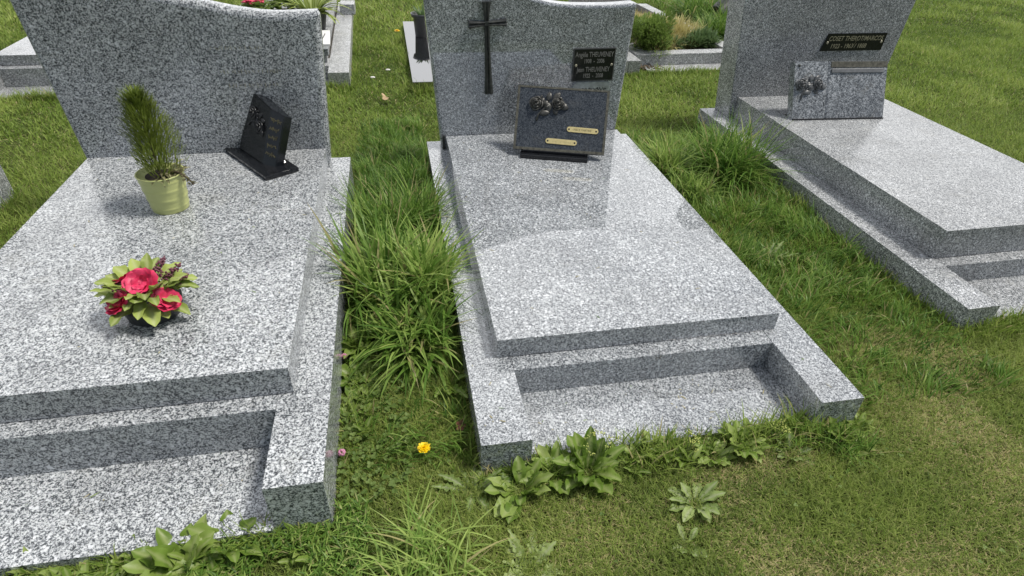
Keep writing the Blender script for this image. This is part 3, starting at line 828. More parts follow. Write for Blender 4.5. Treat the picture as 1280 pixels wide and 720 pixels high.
# neighbour further left
tomb('granite_grave', 'plain grey granite grave standing farthest left in the back row', (-3.05, 3.55, 0), 0.02, G_RIGHT,
     0.95, 1.8, 0.22, 0.07, 0.10, 0.10, 0.14, -0.30, -0.08, 0.10, 0.02,
     head=[(0.0, 0.15), (0.95, 0.15)] + curve_top([(1.0, 0.80), (0.7, 0.78), (0.4, 0.86), (-0.05, 0.88)]), head_y=(1.8, 1.9, 0.006))
tomb('granite_tomb', 'grey granite tomb at the far left edge beside the speckled tomb', (-3.25, -0.05, 0), -0.01, G_RIGHT,
     0.95, 1.65, 0.25, 0.08, 0.10, 0.10, 0.14, -0.33, -0.06, 0.10, 0.02,
     head=[(0.0, 0.165), (0.95, 0.165)] + curve_top([(1.0, 0.85), (0.7, 0.83), (0.4, 0.9), (-0.05, 0.93)]), head_y=(1.65, 1.75, 0.006))

# low black mirror-polished grave behind the middle headstone
BG = thing('polished_grave', 'low mirror polished black granite grave behind the middle headstone', 'grave', (-0.122, 3.165, 0))
b = bmesh.new(); box(b, 0, 0.86, 0, 2.08, 0.028, 0.082, 0.003); obj('ledger_slab', b, G_BLACK, BG)
b = bmesh.new(); box(b, 0.012, 0.85, 0.012, 2.06, -0.05, 0.0275); obj('plinth', b, M_BLACK, BG)
EXCL.append((-0.122, 3.165, 1, 0, 0, 0.86, 0, 2.08, 9, 9, 9))
DP = thing('flower_pot', 'dark grey plastic flower pot on the black polished grave', 'pot', (0.05, 4.62, 0.082))
b = bmesh.new(); lathe(b, [(0.0, 0), (0.075, 0.0), (0.085, 0.16), (0.10, 0.17), (0.11, 0.20), (0.10, 0.20), (0.09, 0.17), (0.0, 0.165)][:-1], 24); obj('pot', b, plain('grey_plastic', (0.06, 0.062, 0.065), 0.4), DP, smooth=True)
lv = Leaves()
for k in range(26):
    a = random.uniform(0, 2 * PI); lv.leaf((0.02 * math.cos(a), 0.02 * math.sin(a), 0.16), a, random.uniform(0.06, 0.14), 0.010, random.uniform(0.1, 0.8), random.uniform(0.2, 1.2), random.random(), 'lance', 6)
lv.build('foliage', PEREN, DP)
b = bmesh.new(); lathe(b, [(0.0, 0.15), (0.085, 0.15), (0.0, 0.166)], 20); obj('soil', b, M_SOIL, DP)

# bare kerb grave between the black one and the planted one
KG = thing('kerb_grave', 'low empty granite kerb grave with pale corner just right of the middle headstone', 'grave', (0.98, 3.48, 0))
for x0, x1, y0, y1 in ((0, 0.11, 0, 1.9), (0.72, 0.83, 0, 1.9), (0.112, 0.718, 0, 0.11), (0.112, 0.718, 1.79, 1.9)):
    b = bmesh.new(); box(b, x0, x1, y0, y1, -0.05, 0.125, 0.006); obj('kerb', b, G_BACK, KG)
b = bmesh.new(); box(b, 0.112, 0.718, 0.112, 1.788, -0.05, 0.06); obj('gravel_bed', b, plain('grey_gravel', (0.22, 0.21, 0.20), 0.9, var=0.5, vscale=130, bump=0.9), KG)
EXCL.append((0.98, 3.48, 1, 0, 0, 0.83, 0, 1.9, 9, 9, 9))

# planted kerb grave at the back right
PG = thing('planted_grave', 'granite kerb grave planted with a bush and dry yellow plants at the back right', 'grave', (1.86, 3.72, 0), 0.04)
for x0, x1, y0, y1 in ((0.93, 1.06, 0.132, 2.25), (0, 0.13, 0.132, 2.25), (0.0, 1.06, 0, 0.13)):
    b = bmesh.new(); box(b, x0, x1, y0, y1, -0.05, 0.11, 0.006); obj('kerb', b, G_BACK, PG)
b = bmesh.new(); box(b, 0.132, 0.928, 0.132, 2.24, -0.05, 0.05); obj('soil_bed', b, plain('dry_soil', (0.16, 0.13, 0.075), 0.95, var=0.5, vscale=60, bump=0.8), PG)
b = bmesh.new(); box(b, 0.06, 1.0, -0.20, -0.004, -0.05, 0.014, 0.004); obj('front_plate', b, G_BACK, PG)
b = bmesh.new(); prism(b, [(0.10, 0.11), (0.85, 0.11), (0.86, 0.48), (0.5, 0.55), (0.09, 0.48)], 2.26, 2.36, 0.006); obj('headstone', b, G_BACK, PG)
b = bmesh.new(); box(b, 0.05, 0.95, 2.252, 2.42, -0.05, 0.1095, 0.006); obj('plinth', b, G_BACK, PG)
EXCL.append((1.86, 3.72, math.cos(.04), math.sin(.04), 0, 1.06, -0.20, 2.42, 9, 9, 9))

def shrub(name, label, cat, loc, rx_, ry_, rz_, n, llen, lw, mat, lumps=9, zc=None, seed=1):
    rg = np.random.default_rng(seed)
    t = thing(name, label, cat, loc)
    C = np.stack([rg.normal(0, .45, lumps) * rx_, rg.normal(0, .45, lumps) * ry_, rz_ * (0.5 + 0.9 * rg.random(lumps))], -1)
    R_ = (0.40 + 0.25 * rg.random(lumps))
    k = rg.integers(0, lumps, n)
    d = rg.normal(size=(n, 3)); d /= np.linalg.norm(d, axis=1)[:, None]
    rad = R_[k] * (0.55 + 0.5 * rg.random(n) ** 0.5)
    P = C[k] + d * rad[:, None] * np.array([rx_, ry_, rz_])
    P[:, 2] = np.maximum(P[:, 2], 0.01)
    az = np.arctan2(d[:, 1], d[:, 0]) + rg.normal(0, .6, n)
    lean = np.clip(np.arccos(np.clip(d[:, 2], -1, 1)) * 0.6 + rg.normal(0, .3, n), 0, 2)
    lump_t = rg.random(lumps)
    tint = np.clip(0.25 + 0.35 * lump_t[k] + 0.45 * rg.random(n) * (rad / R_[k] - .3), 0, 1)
    blades_obj('foliage', P, az, llen * (0.6 + 0.8 * rg.random(n)), np.full(n, lw), lean, rg.normal(0.3, .4, n), 2, tint, np.zeros(n), mat, parent=t)
    b = bmesh.new()
    for c in C[:6]:
        tube(b, [(0, 0, 0), tuple(c * 0.5 + np.array([0, 0, 0.02])), tuple(c)], [0.012, 0.008, 0.003], 5)
    obj('stem', b, M_STEM, t)
    return t
shrub('bush', 'dense rounded green bush at the corner of the planted grave', 'bush', (2.04, 4.00, 0.05), 0.17, 0.20, 0.185, 8000, 0.034, 0.009, BUSH, 16, seed=4)
shrub('dry_plant', 'straw yellow dried plant in the middle of the planted grave', 'plant', (2.42, 4.65, 0.05), 0.30, 0.55, 0.07, 5200, 0.08, 0.008, STRAW, 14, seed=5)
shrub('perennial_plant', 'low blue green leafy perennial at the right end of the planted grave', 'plant', (2.60, 4.15, 0.05), 0.19, 0.14, 0.068, 2200, 0.055, 0.012, PEREN, 9, seed=6)
TP = thing('flower_pot', 'dark round pot lying in the long grass beyond the planted grave', 'pot', (3.42, 5.35, 0.10), 0.4)
b = bmesh.new(); lathe(b, [(0.0, 0), (0.11, 0.0), (0.15, 0.24), (0.16, 0.26), (0.145, 0.26), (0.11, 0.03), (0.0, 0.02)], 24); obj('pot', b, M_POTDARK, TP, Matrix.Rotation(1.2, 4, 'Y'))
b = bmesh.new()
for k in range(9):
    a = random.uniform(0, 6.28); x, y = 0.05 * random.gauss(0, 1), 0.03 * random.gauss(0, 1)
    tube(b, [(x, y, 0.012), (x + 0.08 * math.cos(a), y + 0.05 * math.sin(a), 0.035), (x + 0.13 * math.cos(a), y + 0.09 * math.sin(a), 0.015)], [0.007, 0.005, 0.002], 5)
tag(obj('dry_twigs', b, M_STEM), 'little heap of dry twigs before the bush of the planted grave', 'twigs').location = (1.96, 3.62, 0)

# ------------------------------------------------------------------ grass
def outside(x, y, grow=0.0):
    ok = np.ones(len(x), bool)
    for (lx, ly, c, s, x0, x1, y0, y1, ix0, ix1, py) in EXCL:
        dx, dy = x - lx, y - ly
        a, b_ = c * dx + s * dy, -s * dx + c * dy
        g = grow
        ins = (a > x0 - g) & (a < x1 + g) & (b_ > y0 - g) & (b_ < y1 + g)
        if ix0 < 9:                                     # the open step at the front is grass before the plate
            ins &= ~((a > ix0) & (a < ix1) & (b_ < py))
        ok &= ~ins
    return ok

CX, CY = -0.2566, -1.4298
def scatter(n, dens_pow, x0, x1, y0, y1):
    """Random points, thinner with distance from where the photographer stood."""
    x = rng.uniform(x0, x1, n); y = rng.uniform(y0, y1, n)
    return x, y

def view_fan(x, y):
    """The part of the churchyard the photograph could see, with half a metre to spare."""
    yl = [-1.2, -0.45, -0.155, 0.38, 1.24, 2.83, 6.9, 9]; xl = [-1.2, -1.3, -1.43, -1.67, -2.05, -2.77, -4.6, -5.6]
    yr = [-1.2, -0.88, -0.63, -0.17, 0.6, 2.15, 6.9, 9]; xr = [1.0, 1.23, 1.49, 1.97, 2.76, 4.36, 9.3, 11]
    return (x > np.interp(y, yl, xl) - 0.5) & (x < np.interp(y, yr, xr) + 0.5)

parts_xy = []
for n, (x0, x1, y0, y1), k in ((380000, (-1.9, 2.6, -1.05, 0.35), 0), (170000, (-2.6, 4.8, 0.35, 2.4), 1), (210000, (-4.8, 7.5, 2.4, 5.2), 2), (90000, (-6.0, 10.5, 5.2, 8.2), 3)):
    x, y = scatter(n, 0, x0, x1, y0, y1)
    ok = outside(x, y, 0.0) & view_fan(x, y)
    parts_xy.append((x[ok], y[ok], np.full(ok.sum(), k)))
x = np.concatenate([p[0] for p in parts_xy]); y = np.concatenate([p[1] for p in parts_xy]); zone = np.concatenate([p[2] for p in parts_xy])
# a skirt of grass pressed against the front of the open steps
n = len(x)
n1 = vnoise(x, y, 0.35, 1); n2 = vnoise(x, y, 0.09, 2); n3 = vnoise(x, y, 1.1, 3)
Lb = (0.022 + 0.034 * rng.random(n)) * (0.6 + 0.9 * n1) * np.array([0.8, 0.95, 1.15, 1.4])[zone]
Wb = np.array([0.0021, 0.0029, 0.0055, 0.009])[zone] * (0.7 + 0.6 * rng.random(n))
tint = np.clip(-0.02 + 0.45 * n1 + 0.30 * n2 + 0.20 * rng.standard_normal(n) + 0.22 * n3, 0, 1)
dryp = np.clip(0.05 + 0.60 * np.clip(vnoise(x, y, 0.22, 9) - 0.30, 0, 1) * 2.4 * np.clip((x + 0.05) * 3, 0.08, 1) * (y < 0.1) + 0.03 * (y > 2), 0, 0.6)
dry = (rng.random(n) < dryp) * (0.5 + 0.5 * rng.random(n))
dry = np.maximum(dry, 0.20 * rng.random(n) * (y < 0.2))
lean = np.where(dry > 0.3, 0.9 + 0.5 * rng.random(n), 0.1 + 0.75 * rng.random(n) + (rng.random(n) < 0.25) * 0.5)
o = blades_obj('lawn_grass', np.stack([x, y, np.zeros(n)], -1), rng.random(n) * 2 * PI, Lb, Wb, lean, 0.2 + 0.9 * rng.random(n), 2, tint, dry, LAWN, rng.normal(0, .5, n))
tag(o, 'short mown lawn grass around the tombs', 'grass', kind='stuff')

# longer rough grass that grows along the kerbs, where no mower reaches
ex, ey = [], []
for (lx, ly, c, s, x0, x1, y0, y1, ix0, ix1, py) in EXCL:
    per = 2 * (x1 - x0 + y1 - y0); m = int(per * 480)
    q = rng.random(m)
    side = rng.integers(0, 4, m)
    d = np.abs(rng.normal(0.0, 0.035, m)) + 0.004
    a = np.where(side == 0, x0 - d, np.where(side == 1, x1 + d, x0 + q * (x1 - x0)))
    b_ = np.where(side == 2, y0 - d, np.where(side == 3, y1 + d, y0 + q * (y1 - y0)))
    if ix0 < 9:
        m2 = int((ix1 - ix0) * 700)
        a = np.concatenate([a, rng.uniform(ix0, ix1, m2)]); b_ = np.concatenate([b_, py - np.abs(rng.normal(0, 0.025, m2))])
    ex.append(lx + c * a - s * b_); ey.append(ly + s * a + c * b_)
x, y = np.concatenate(ex), np.concatenate(ey)
ok = outside(x, y) & view_fan(x, y)
x, y = x[ok], y[ok]; n = len(x)
n1 = vnoise(x, y, 0.16, 21)
Lb = (0.03 + 0.06 * rng.random(n)) * (0.35 + 1.3 * n1)
o = blades_obj('rough_grass', np.stack([x, y, np.zeros(n)], -1), rng.random(n) * 2 * PI, Lb, 0.0028 + 0.002 * rng.random(n), 0.05 + 0.5 * rng.random(n), 0.3 + 0.9 * rng.random(n), 3, np.clip(0.15 + 0.5 * n1 + 0.2 * rng.standard_normal(n), 0, 1), (rng.random(n) < 0.06) * 0.8, LAWN, rng.normal(0, .6, n))
tag(o, 'rough uncut grass growing along the foot of the kerbs', 'grass', kind='stuff')

def clear_of_stone(P, az, L, W, lean, bend):
    """True for blades that bend over the kerbs instead of passing through them."""
    V, _ = blade_data(P, az, L, W, lean, bend, 6)
    V = V.reshape(len(L), 7, 2, 3)[:, 1:, 0]
    ok = np.ones(len(L), bool)
    for k in range(6):
        ins = ~outside(V[:, k, 0], V[:, k, 1])
        top = np.where((V[:, k, 0] < -0.45) & (V[:, k, 1] < 2), 0.19, 0.13)
        ok &= ~(ins & (V[:, k, 2] < top + 0.004))
    return ok

def strip_blades(n, x0, x1, y0, y1, l0, l1, wd, seed, edge_seed):
    rg = np.random.default_rng(seed)
    x = rg.uniform(x0, x1, n); y = rg.uniform(y0, y1, n)
    m = vnoise(x, y, 0.14, edge_seed)
    ok = (rg.random(n) < 0.25 + 1.1 * m) & outside(x, y, 0.006)
    x, y, m = x[ok], y[ok], m[ok]
    n = len(x)
    cl = vnoise(x, y, 0.12, edge_seed + 1) * 2 * PI * 1.5
    return x, y, m, cl, rg, n
# mid-height grass in the gap between the left and the middle tomb, and right of the middle tomb
X, Y, LN, LE, BE, AZ, TI, WI, DR = [], [], [], [], [], [], [], [], []
for (cnt, x0, x1, y0, y1, l0, l1, sd_) in ((6500, -0.50, -0.10, 0.15, 1.95, 0.06, 0.17, 31), (2400, -0.5, -0.1, 1.9, 2.5, 0.05, 0.10, 32), (5200, 1.11, 1.80, 0.55, 2.1, 0.05, 0.13, 33), (3600, 1.11, 1.8, -0.30, 0.6, 0.04, 0.09, 34), (1200, -0.5, -0.1, -0.3, 0.2, 0.04, 0.09, 35), (4200, 3.1, 4.2, 4.1, 6.6, 0.10, 0.24, 36)):
    x, y, m, cl, rg, k = strip_blades(cnt, x0, x1, y0, y1, l0, l1, 0.004, sd_, sd_ + 40)
    X.append(x); Y.append(y); LN.append(l0 + (l1 - l0) * np.clip(m + 0.3 * rg.standard_normal(k), 0, 1.3)); LE.append(0.1 + 0.4 * rg.random(k)); BE.append(0.4 + 1.1 * rg.random(k))
    AZ.append(cl + rg.normal(0, .9, k)); TI.append(np.clip(0.1 + 0.5 * m + 0.2 * rg.standard_normal(k), 0, 1)); WI.append(0.0032 + 0.002 * rg.random(k) + (0.004 if y0 > 3 else 0)); DR.append((rg.random(k) < 0.05) * 0.9)
X, Y, LN, LE, BE, AZ, TI, WI, DR = (np.concatenate(q) for q in (X, Y, LN, LE, BE, AZ, TI, WI, DR))
ok = clear_of_stone(np.stack([X, Y, np.zeros(len(X))], -1), AZ, LN, WI, LE, BE)
X, Y, LN, LE, BE, AZ, TI, WI, DR = (q[ok] for q in (X, Y, LN, LE, BE, AZ, TI, WI, DR))
o = blades_obj('long_grass', np.stack([X, Y, np.zeros(len(X))], -1), AZ, LN, WI, LE, BE, 4, TI, DR, TALL, rng.normal(0, .6, len(X)))
tag(o, 'ankle deep uncut grass in the gaps between the tombs', 'grass', kind='stuff')

def tuft(label, x, y, n, length, spread, wd=0.0055, az_bias=None, lean=(0.05, 0.9), tint0=0.5, group=None):
    a = rng.random(n) * 2 * PI
    if az_bias is not None:
        a = np.where(rng.random(n) < 0.6, az_bias + rng.normal(0, .55, n), a)
    q = np.sqrt(rng.random(n)) * spread * 1.15; pa = rng.random(n) * 2 * PI
    P = np.stack([x + q * np.cos(pa), y + q * np.sin(pa), np.zeros(n)], -1)
    ok = outside(P[:, 0], P[:, 1], 0.004)
    P, a = P[ok], a[ok]; n = len(a)
    le = lean[0] + (lean[1] - lean[0]) * rng.random(n)
    cl = vnoise(P[:, 0], P[:, 1], 0.06, n % 97) * 6.28 * 1.5
    a = np.where(rng.random(n) < 0.5, cl + rng.normal(0, .35, n), a)
    ln = length * (0.45 + 0.65 * rng.random(n)); ww = wd * (0.6 + 0.7 * rng.random(n)); be = 0.2 + 1.9 * rng.random(n) ** 1.3
    ok = clear_of_stone(P, a, ln, ww, le, be)
    P, a, ln, ww, le, be = P[ok], a[ok], ln[ok], ww[ok], le[ok], be[ok]; n = len(a)
    o = blades_obj('grass_tuft', P, a, ln, ww, le, be, 6, np.clip(tint0 + 0.22 * rng.standard_normal(n), 0, 1), (rng.random(n) < 0.06) * 0.9, TALL, rng.normal(0, .7, n), origin=(x, y, 0))
    return tag(o, label, 'grass tuft', group)
tuft('tall dark grass tuft leaning on the left kerb, halfway along the gap', -0.36, 0.98, 805, 0.34, 0.10, 0.0068, az_bias=2.9, tint0=0.45)
tuft('tall grass tuft against the middle tomb, halfway along the gap', -0.19, 1.05, 705, 0.33, 0.09, 0.0068, az_bias=0.3, tint0=0.45)
tuft('broad grass tuft drooping over the left kerb in the nearer gap', -0.40, 0.52, 638, 0.40, 0.09, 0.0115, az_bias=2.6, tint0=0.6)
tuft('bright grass tuft spilling onto the middle kerb in the nearer gap', -0.19, 0.50, 705, 0.38, 0.09, 0.0115, az_bias=0.3, tint0=0.72)
tuft('thick pale tipped grass tuft at the near end of the gap', -0.26, 0.26, 604, 0.30, 0.10, 0.0105, az_bias=-1.2, lean=(0.2, 1.1), tint0=0.62)
tuft('low dark grass tuft at the far end of the gap, near the left headstone', -0.33, 1.45, 470, 0.20, 0.11, 0.005, tint0=0.3)
tuft('low dark grass tuft beside the back corner of the middle kerb', -0.19, 1.62, 402, 0.20, 0.08, 0.005, tint0=0.35)
tuft('large dark grass tuft growing against the right tomb kerb', 1.60, 1.50, 1041, 0.38, 0.15, 0.0075, tint0=0.45)
tuft('light green grass tuft beside the middle slab edge on its right', 1.25, 1.54, 504, 0.28, 0.07, 0.008, tint0=0.78)
tuft('second light grass tuft nearer along the middle slab right edge', 1.28, 1.28, 368, 0.20, 0.09, 0.006, tint0=0.7)
tuft('wispy bright grass tuft in the foreground left of centre', -0.27, -0.62, 285, 0.20, 0.10, 0.0042, lean=(0.3, 1.2), tint0=0.78)
tuft('thin grass tuft at the right end of the open step', 0.90, -0.34, 252, 0.12, 0.06, 0.0032, tint0=0.5)
tuft('thin grass tuft below the right kerb end of the middle tomb', 1.02, -0.42, 252, 0.12, 0.07, 0.0032, tint0=0.45)
tuft('tall back grass tuft beyond the planted grave, nearer one', 3.15, 4.75, 436, 0.42, 0.16, 0.009, tint0=0.45)
tuft('tall back grass tuft beyond the planted grave, farther one', 3.35, 5.6, 504, 0.5, 0.2, 0.011, tint0=0.4)

# ------------------------------------------------------------------ weeds
def rosette(label, x, y, n, length, width, mat=WEED, shape='ob', lean=(0.5, 1.35), jag=0.0, wave=0.42, cup=0.3, name='broadleaf_weed', tint=(0.1, 0.95), az=None, z=0.0, nseg=9):
    lv = Leaves()
    for k in range(n):
        a = 2 * PI * k / n + random.uniform(-.25, .25) if az is None else random.uniform(*az)
        q = random.random()
        le = lean[0] + (lean[1] - lean[0]) * q
        lv.leaf((x + 0.01 * math.cos(a), y + 0.01 * math.sin(a), z + 0.003), a, length * random.uniform(0.65, 1.15), width * random.uniform(0.75, 1.2), le, random.uniform(-0.1, 1.0), random.uniform(*tint), shape, nseg, cup, jag, wave, random.uniform(-.35, .35))
    o = lv.build(name, mat, origin=(x, y, 0))
    return tag(o, label, 'weed')
rosette('broad leaved weed at the front corner of the middle tomb left kerb', 0.0, -0.43, 19, 0.105, 0.020, lean=(0.3, 1.2), name='broadleaf_weed')
rosette('broad leaved weed crowding against the left end of the open step', 0.105, -0.395, 18, 0.09, 0.017, lean=(0.4, 1.3))
rosette('largest broad leaved weed before the open step, under tiny yellow flowers', 0.205, -0.40, 22, 0.12, 0.021, lean=(0.3, 1.25), tint=(0.1, 0.6))
rosette('pale grey green weed on the lawn before the open step', 0.474, -0.545, 15, 0.075, 0.014, GREYWEED, lean=(0.7, 1.35), tint=(0.4, 0.9))
rosette('upright leafy weed at the middle right of the open step edge', 0.70, -0.38, 18, 0.085, 0.015, lean=(0.35, 1.15), tint=(0.4, 0.95))
rosette('small leafy weed just left of the upright one at the step edge', 0.60, -0.405, 13, 0.07, 0.012, lean=(0.5, 1.3), tint=(0.4, 0.9))
rosette('small narrow leaved weed below the right end of the open step', 0.84, -0.435, 9, 0.065, 0.011, GREYWEED, lean=(0.5, 1.3), tint=(0.2, 0.6))
rosette('big broad leaved weed below the left tomb step at the photo edge', -0.86, -0.52, 22, 0.125, 0.022, lean=(0.3, 1.2), tint=(0.3, 0.85))
rosette('second broad leaved weed below the left tomb step, nearer its kerb', -0.76, -0.475, 16, 0.10, 0.018, lean=(0.3, 1.2), tint=(0.25, 0.7))
rosette('pale jagged thistle rosette at the bottom edge in the foreground', -0.02, -0.655, 18, 0.10, 0.014, GREYWEED, 'lance', lean=(1.0, 1.45), jag=0.5, name='thistle', tint=(0.7, 1.0), nseg=12)
rosette('grey jagged thistle rosette left of the middle tomb front corner', -0.135, -0.405, 12, 0.10, 0.012, GREYWEED, 'lance', lean=(0.9, 1.4), jag=0.5, name='thistle', tint=(0.1, 0.5), nseg=12)
rosette('jagged thistle at the foot of the right kerb end of the middle tomb', 1.04, -0.40, 11, 0.10, 0.014, WEED, 'lance', lean=(0.6, 1.35), jag=0.45, name='thistle', tint=(0.3, 0.7), nseg=12)
rosette('grey thistle in the grass between the middle and right tomb', 1.36, 0.60, 12, 0.12, 0.014, GREYWEED, 'lance', lean=(0.7, 1.4), jag=0.45, name='thistle', tint=(0.3, 0.8), nseg=12)
rosette('tiny flat weed on the lawn at the lower right', 0.40, -0.66, 8, 0.045, 0.009, GREYWEED, lean=(1.0, 1.4), tint=(0.4, 0.9))
rosette('dock weed with dark leaves beside the left kerb in the gap', -0.455, 0.25, 14, 0.13, 0.024, lean=(0.4, 1.2), tint=(0.2, 0.7))
rosette('smaller dock weed near the front of the left kerb', -0.46, 0.08, 10, 0.10, 0.02, lean=(0.5, 1.3), tint=(0.2, 0.7))
rosette('leafy weed behind the far tuft beside the left kerb', -0.45, 1.28, 10, 0.10, 0.018, lean=(0.4, 1.2), tint=(0.3, 0.8))
rosette('dandelion leaf rosette in the gap beside the middle kerb', -0.17, 0.02, 11, 0.12, 0.014, WEED, 'lance', lean=(0.7, 1.35), jag=0.4, tint=(0.1, 0.5), nseg=12)

def sprig(label, x, y, n, h):
    t = thing('flowering_weed', label, 'weed', (x, y, 0))
    ms_, mh_ = plain('weed_stem', (0.14, 0.18, 0.06), 0.6), plain('greenish_yellow', (0.42, 0.46, 0.11), 0.6)
    for k in range(n):
        b = bmesh.new(); hd = bmesh.new()
        a = random.uniform(0, 2 * PI); l = h * random.uniform(0.7, 1.1); q = random.uniform(0.15, 0.5)
        p = [(0, 0, 0), (l * q * 0.4 * math.cos(a), l * q * 0.4 * math.sin(a), l * 0.55), (l * q * math.cos(a), l * q * math.sin(a), l)]
        tube(b, p, [0.0013, 0.001, 0.0006], 4)
        for j in range(8):
            c = (p[2][0] + random.gauss(0, .005), p[2][1] + random.gauss(0, .005), p[2][2] + random.uniform(-.012, .004)); ball(hd, c, .0021, .0021, .0017, 1)
        obj('stem', b, ms_, t); obj('flower_head', hd, mh_, t)
sprig('wiry weed with tiny yellow flowers above the large leaves at the open step', 0.24, -0.375, 9, 0.12)
sprig('wiry yellow flowered weed at the middle of the open step edge', 0.52, -0.385, 6, 0.085)
sprig('wiry yellow flowered weed at the right of the open step edge', 0.80, -0.38, 5, 0.10)

# small creeping leaves (clover, chickweed) threaded through the lawn
lv = Leaves()
def creep(n, x0, x1, y0, y1, sz, thr, seed):
    rg = np.random.default_rng(seed)
    xx = rg.uniform(x0, x1, n); yy = rg.uniform(y0, y1, n)
    keep = outside(xx, yy, 0.004) & (vnoise(xx, yy, 0.18, seed) > thr)
    for a_, b_ in zip(xx[keep], yy[keep]):
        z = random.uniform(0.008, 0.035); az0 = random.uniform(0, 6.28); tn = random.random(); s_ = sz * random.uniform(0.6, 1.3)
        for k in range(3):
            lv.leaf((a_, b_, z), az0 + k * 2.09, s_, s_ * 0.42, random.uniform(0.7, 1.5), 0.35, tn, 'round', 4, 0.2)
creep(900, -0.55, -0.30, -0.55, 0.55, 0.010, 0.4, 51)
creep(260, -1.1, 1.3, -0.85, -0.30, 0.006, 0.55, 52)
creep(120, 1.1, 1.7, -0.5, 0.9, 0.007, 0.5, 53)
creep(500, -0.52, -0.1, 0.9, 1.9, 0.014, 0.5, 54)
tag(lv.build('clover_cover', CLOVER), 'creeping clover and chickweed leaves threaded through the lawn', 'ground cover', kind='stuff')
# ragged bands of small weed leaves against the fronts of the steps
lv = Leaves()
def band(n, x0, x1, y0, y1, seed, thr, l0, l1):
    rg = np.random.default_rng(seed)
    xx = rg.uniform(x0, x1, n); yy = y1 - np.abs(rg.normal(0, (y1 - y0) * 0.45, n))
    keep = outside(xx, yy, 0.002) & (vnoise(xx, yy, 0.11, seed) > thr)
    for a_, b_ in zip(xx[keep], yy[keep]):
        k = random.randint(4, 7); a0 = random.uniform(0, 6.28); tn = random.uniform(0.15, 0.85); l = random.uniform(l0, l1)
        for q in range(k):
            lv.leaf((a_, b_, 0.004), a0 + q * 6.28 / k + random.uniform(-.4, .4), l * random.uniform(.6, 1.15), l * random.uniform(.12, .19), random.uniform(0.4, 1.4), random.uniform(0.0, 1.1), tn * random.uniform(.8, 1.2), random.choice(('ob', 'lance')), 7, 0.3, 0.0, 0.3, random.uniform(-.5, .5))
band(105, -0.02, 0.98, -0.42, -0.325, 81, 0.42, 0.028, 0.062)
band(170, -1.45, -0.55, -0.58, -0.458, 82, 0.34, 0.035, 0.07)
band(60, 0.95, 1.15, -0.45, -0.345, 83, 0.3, 0.03, 0.06)
band(90, -0.50, -0.42, -0.30, 0.3, 84, 0.3, 0.03, 0.06)
tag(lv.build('small_weeds', WEED), 'ragged low band of small weed leaves against the stone steps', 'ground cover', kind='stuff')
# dry clippings and leaf crumbs blown on to the stone
def litter(n, x0, x1, y0, y1, z):
    return np.stack([rng.uniform(x0, x1, n), rng.uniform(y0, y1, n), np.full(n, z)], -1)
P = np.concatenate([litter(34, 0.06, 0.94, -0.31, -0.07, 0.0165), litter(30, 0.02, 0.98, 0.02, 1.7, 0.2015), litter(26, -1.6, -0.63, -0.1, 1.4, 0.2925), litter(18, -1.5, -0.68, -0.31, -0.07, 0.0465), litter(16, -0.09, -0.01, -0.3, 1.7, 0.128), litter(12, 1.01, 1.09, -0.3, 1.7, 0.128)])
n = len(P)
o = blades_obj('dry_clippings', P, rng.random(n) * 6.28, 0.006 + 0.022 * rng.random(n) ** 2, 0.0014 + 0.0018 * rng.random(n), np.full(n, 1.52), 0.06 * rng.random(n), 2, rng.random(n), (rng.random(n) < 0.75) * 1.0, TALL)
tag(o, 'scattered dry grass clippings lying on the stone slabs', 'clippings', kind='stuff')
# narrow leaved yarrow mat below the left tomb
n = 5200
x = rng.uniform(-0.85, -0.42, n); y = rng.uniform(-0.72, -0.40, n)
ok = outside(x, y, 0.003) & (vnoise(x, y, 0.1, 71) > 0.3); x, y = x[ok], y[ok]; n = len(x)
o = blades_obj('yarrow_mat', np.stack([x, y, 0.01 + 0.03 * rng.random(n)], -1), rng.random(n) * 6.28, 0.012 + 0.02 * rng.random(n), np.full(n, 0.0035), 0.7 + 0.7 * rng.random(n), 0.5 * rng.random(n), 2, np.clip(0.5 + 0.25 * rng.standard_normal(n), 0, 1), (rng.random(n) < .05) * .6, TALL)
tag(o, 'mat of small narrow leaves below the corner of the left tomb', 'ground cover', kind='stuff')

# ------------------------------------------------------------------ flowers and fallen leaves in the grass
def dandelion(label, x, y, z, r_):
    t = thing('dandelion', label, 'flower', (x, y, 0))
    b = bmesh.new()
    for ring in range(5):
        n_ = 26 - ring * 4; rr = r_ * (1 - ring * 0.18); el = 0.10 + ring * 0.24
        for k in range(n_):
            a = 2 * PI * k / n_ + ring * 0.31 + random.uniform(-.08, .08); l = rr * random.uniform(0.9, 1.08); ww = r_ * 0.10
            d = Vector((math.cos(a) * math.cos(el), math.sin(a) * math.cos(el), math.sin(el))); s_ = Vector((-math.sin(a), math.cos(a), 0)) * ww
            o0 = Vector((0, 0, z + 0.001 * ring))
            v = [b.verts.new(o0 - s_ * .5), b.verts.new(o0 + s_ * .5), b.verts.new(o0 + d * l * .9 + s_), b.verts.new(o0 + d * l), b.verts.new(o0 + d * l * .9 - s_)]
            b.faces.new(v)
    obj('flower_head', b, M_YELLOW, t)
    b = bmesh.new(); tube(b, [(0.01, 0.006, 0), (0.004, 0.003, z * 0.6), (0, 0, z)], 0.002, 6); obj('stem', b, plain('dandelion_stem', (0.20, 0.25, 0.09), 0.5), t)
dandelion('yellow dandelion in bloom on the lawn before the gap', -0.258, -0.265, 0.045, 0.021)
dandelion('tiny yellow flower far back beside the black polished grave', -0.19, 4.92, 0.06, 0.03)
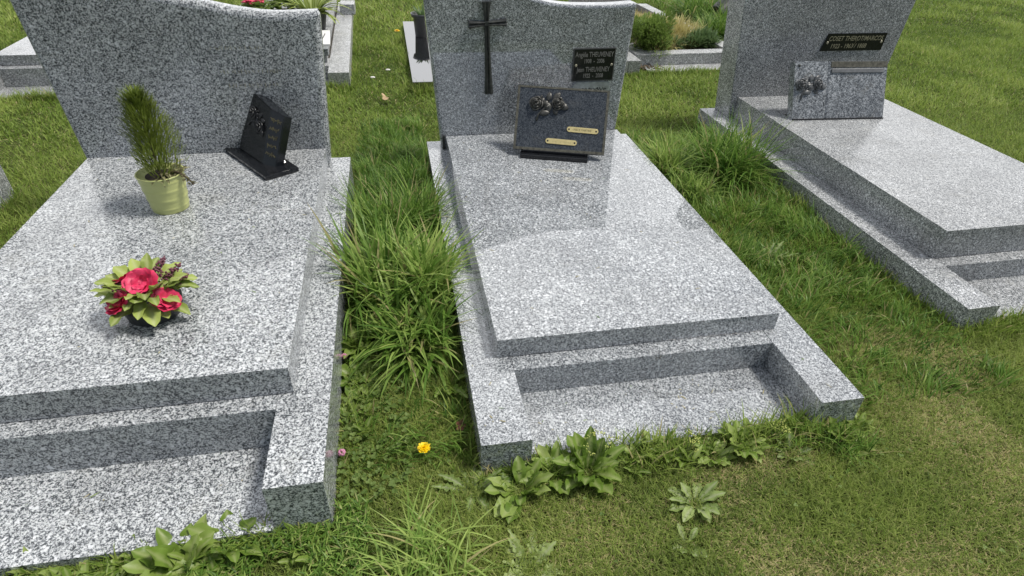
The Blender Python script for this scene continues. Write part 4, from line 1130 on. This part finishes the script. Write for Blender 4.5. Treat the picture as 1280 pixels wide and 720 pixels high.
def clover_flower(label, x, y, z):
    t = thing('clover_flower', label, 'flower', (x, y, 0))
    b = bmesh.new()
    for k in range(45):
        a, q = random.uniform(0, 6.28), math.acos(random.uniform(-0.3, 1)); d = Vector((math.sin(q) * math.cos(a), math.sin(q) * math.sin(a), math.cos(q)))
        ball(b, Vector((0, 0, z)) + d * 0.009, .003, .003, .0035, 1)
    obj('flower_head', b, M_CLOVERPINK, t)
    b = bmesh.new(); tube(b, [(0, 0, 0), (0, 0, z)], 0.0012, 5); obj('stem', b, plain('clover_stem', (0.1, 0.14, 0.04), 0.6), t)
clover_flower('pink clover flower beside the front of the left kerb', -0.492, -0.25, 0.05)
clover_flower('smaller pink clover flower farther up beside the left kerb', -0.500, 0.155, 0.06)
def fallen(label, x, y, z, s_, mat, lobes):
    b = bmesh.new()
    n_ = 30
    c0 = b.verts.new((0, 0, 0.003))
    ring = []
    for k in range(n_):
        a = 2 * PI * k / n_; rr = s_ * (0.62 + 0.38 * abs(math.cos(lobes * a / 2)) + random.uniform(-.05, .05))
        ring.append(b.verts.new((rr * math.cos(a), rr * math.sin(a) * 0.75, 0.25 * s_ * math.sin(2 * a + 1) + 0.004)))
    for k in range(n_): b.faces.new((c0, ring[k], ring[(k + 1) % n_]))
    tube(b, [(0, 0, 0.003), (-s_ * 1.3, 0.2 * s_, 0.002)], 0.0012, 4)
    o = obj('fallen_leaf', b, mat); o.location = (x, y, z); o.rotation_euler = (0.15, -0.2, random.uniform(0, 6))
    tag(o, label, 'leaf')
fallen('curled red brown dead leaf beside the middle kerb', -0.142, -0.19, 0.035, 0.022, M_DEAD, 5)
fallen('tan dead leaf on the lawn behind the gap', -0.325, 2.92, 0.05, 0.045, M_TAN, 3)
for i, (x, y) in enumerate(((-0.30, 3.62), (-0.42, 3.42))):
    b = bmesh.new(); ball(b, (0, 0, 0), 0.022, 0.014, 0.008, 1)
    o = obj('fallen_petal', b, M_PETALW); o.location = (x, y, 0.05)
    tag(o, ('white petal lying on the back lawn near the black grave', 'white petal lying on the back lawn near the pale grave')[i], 'petal')
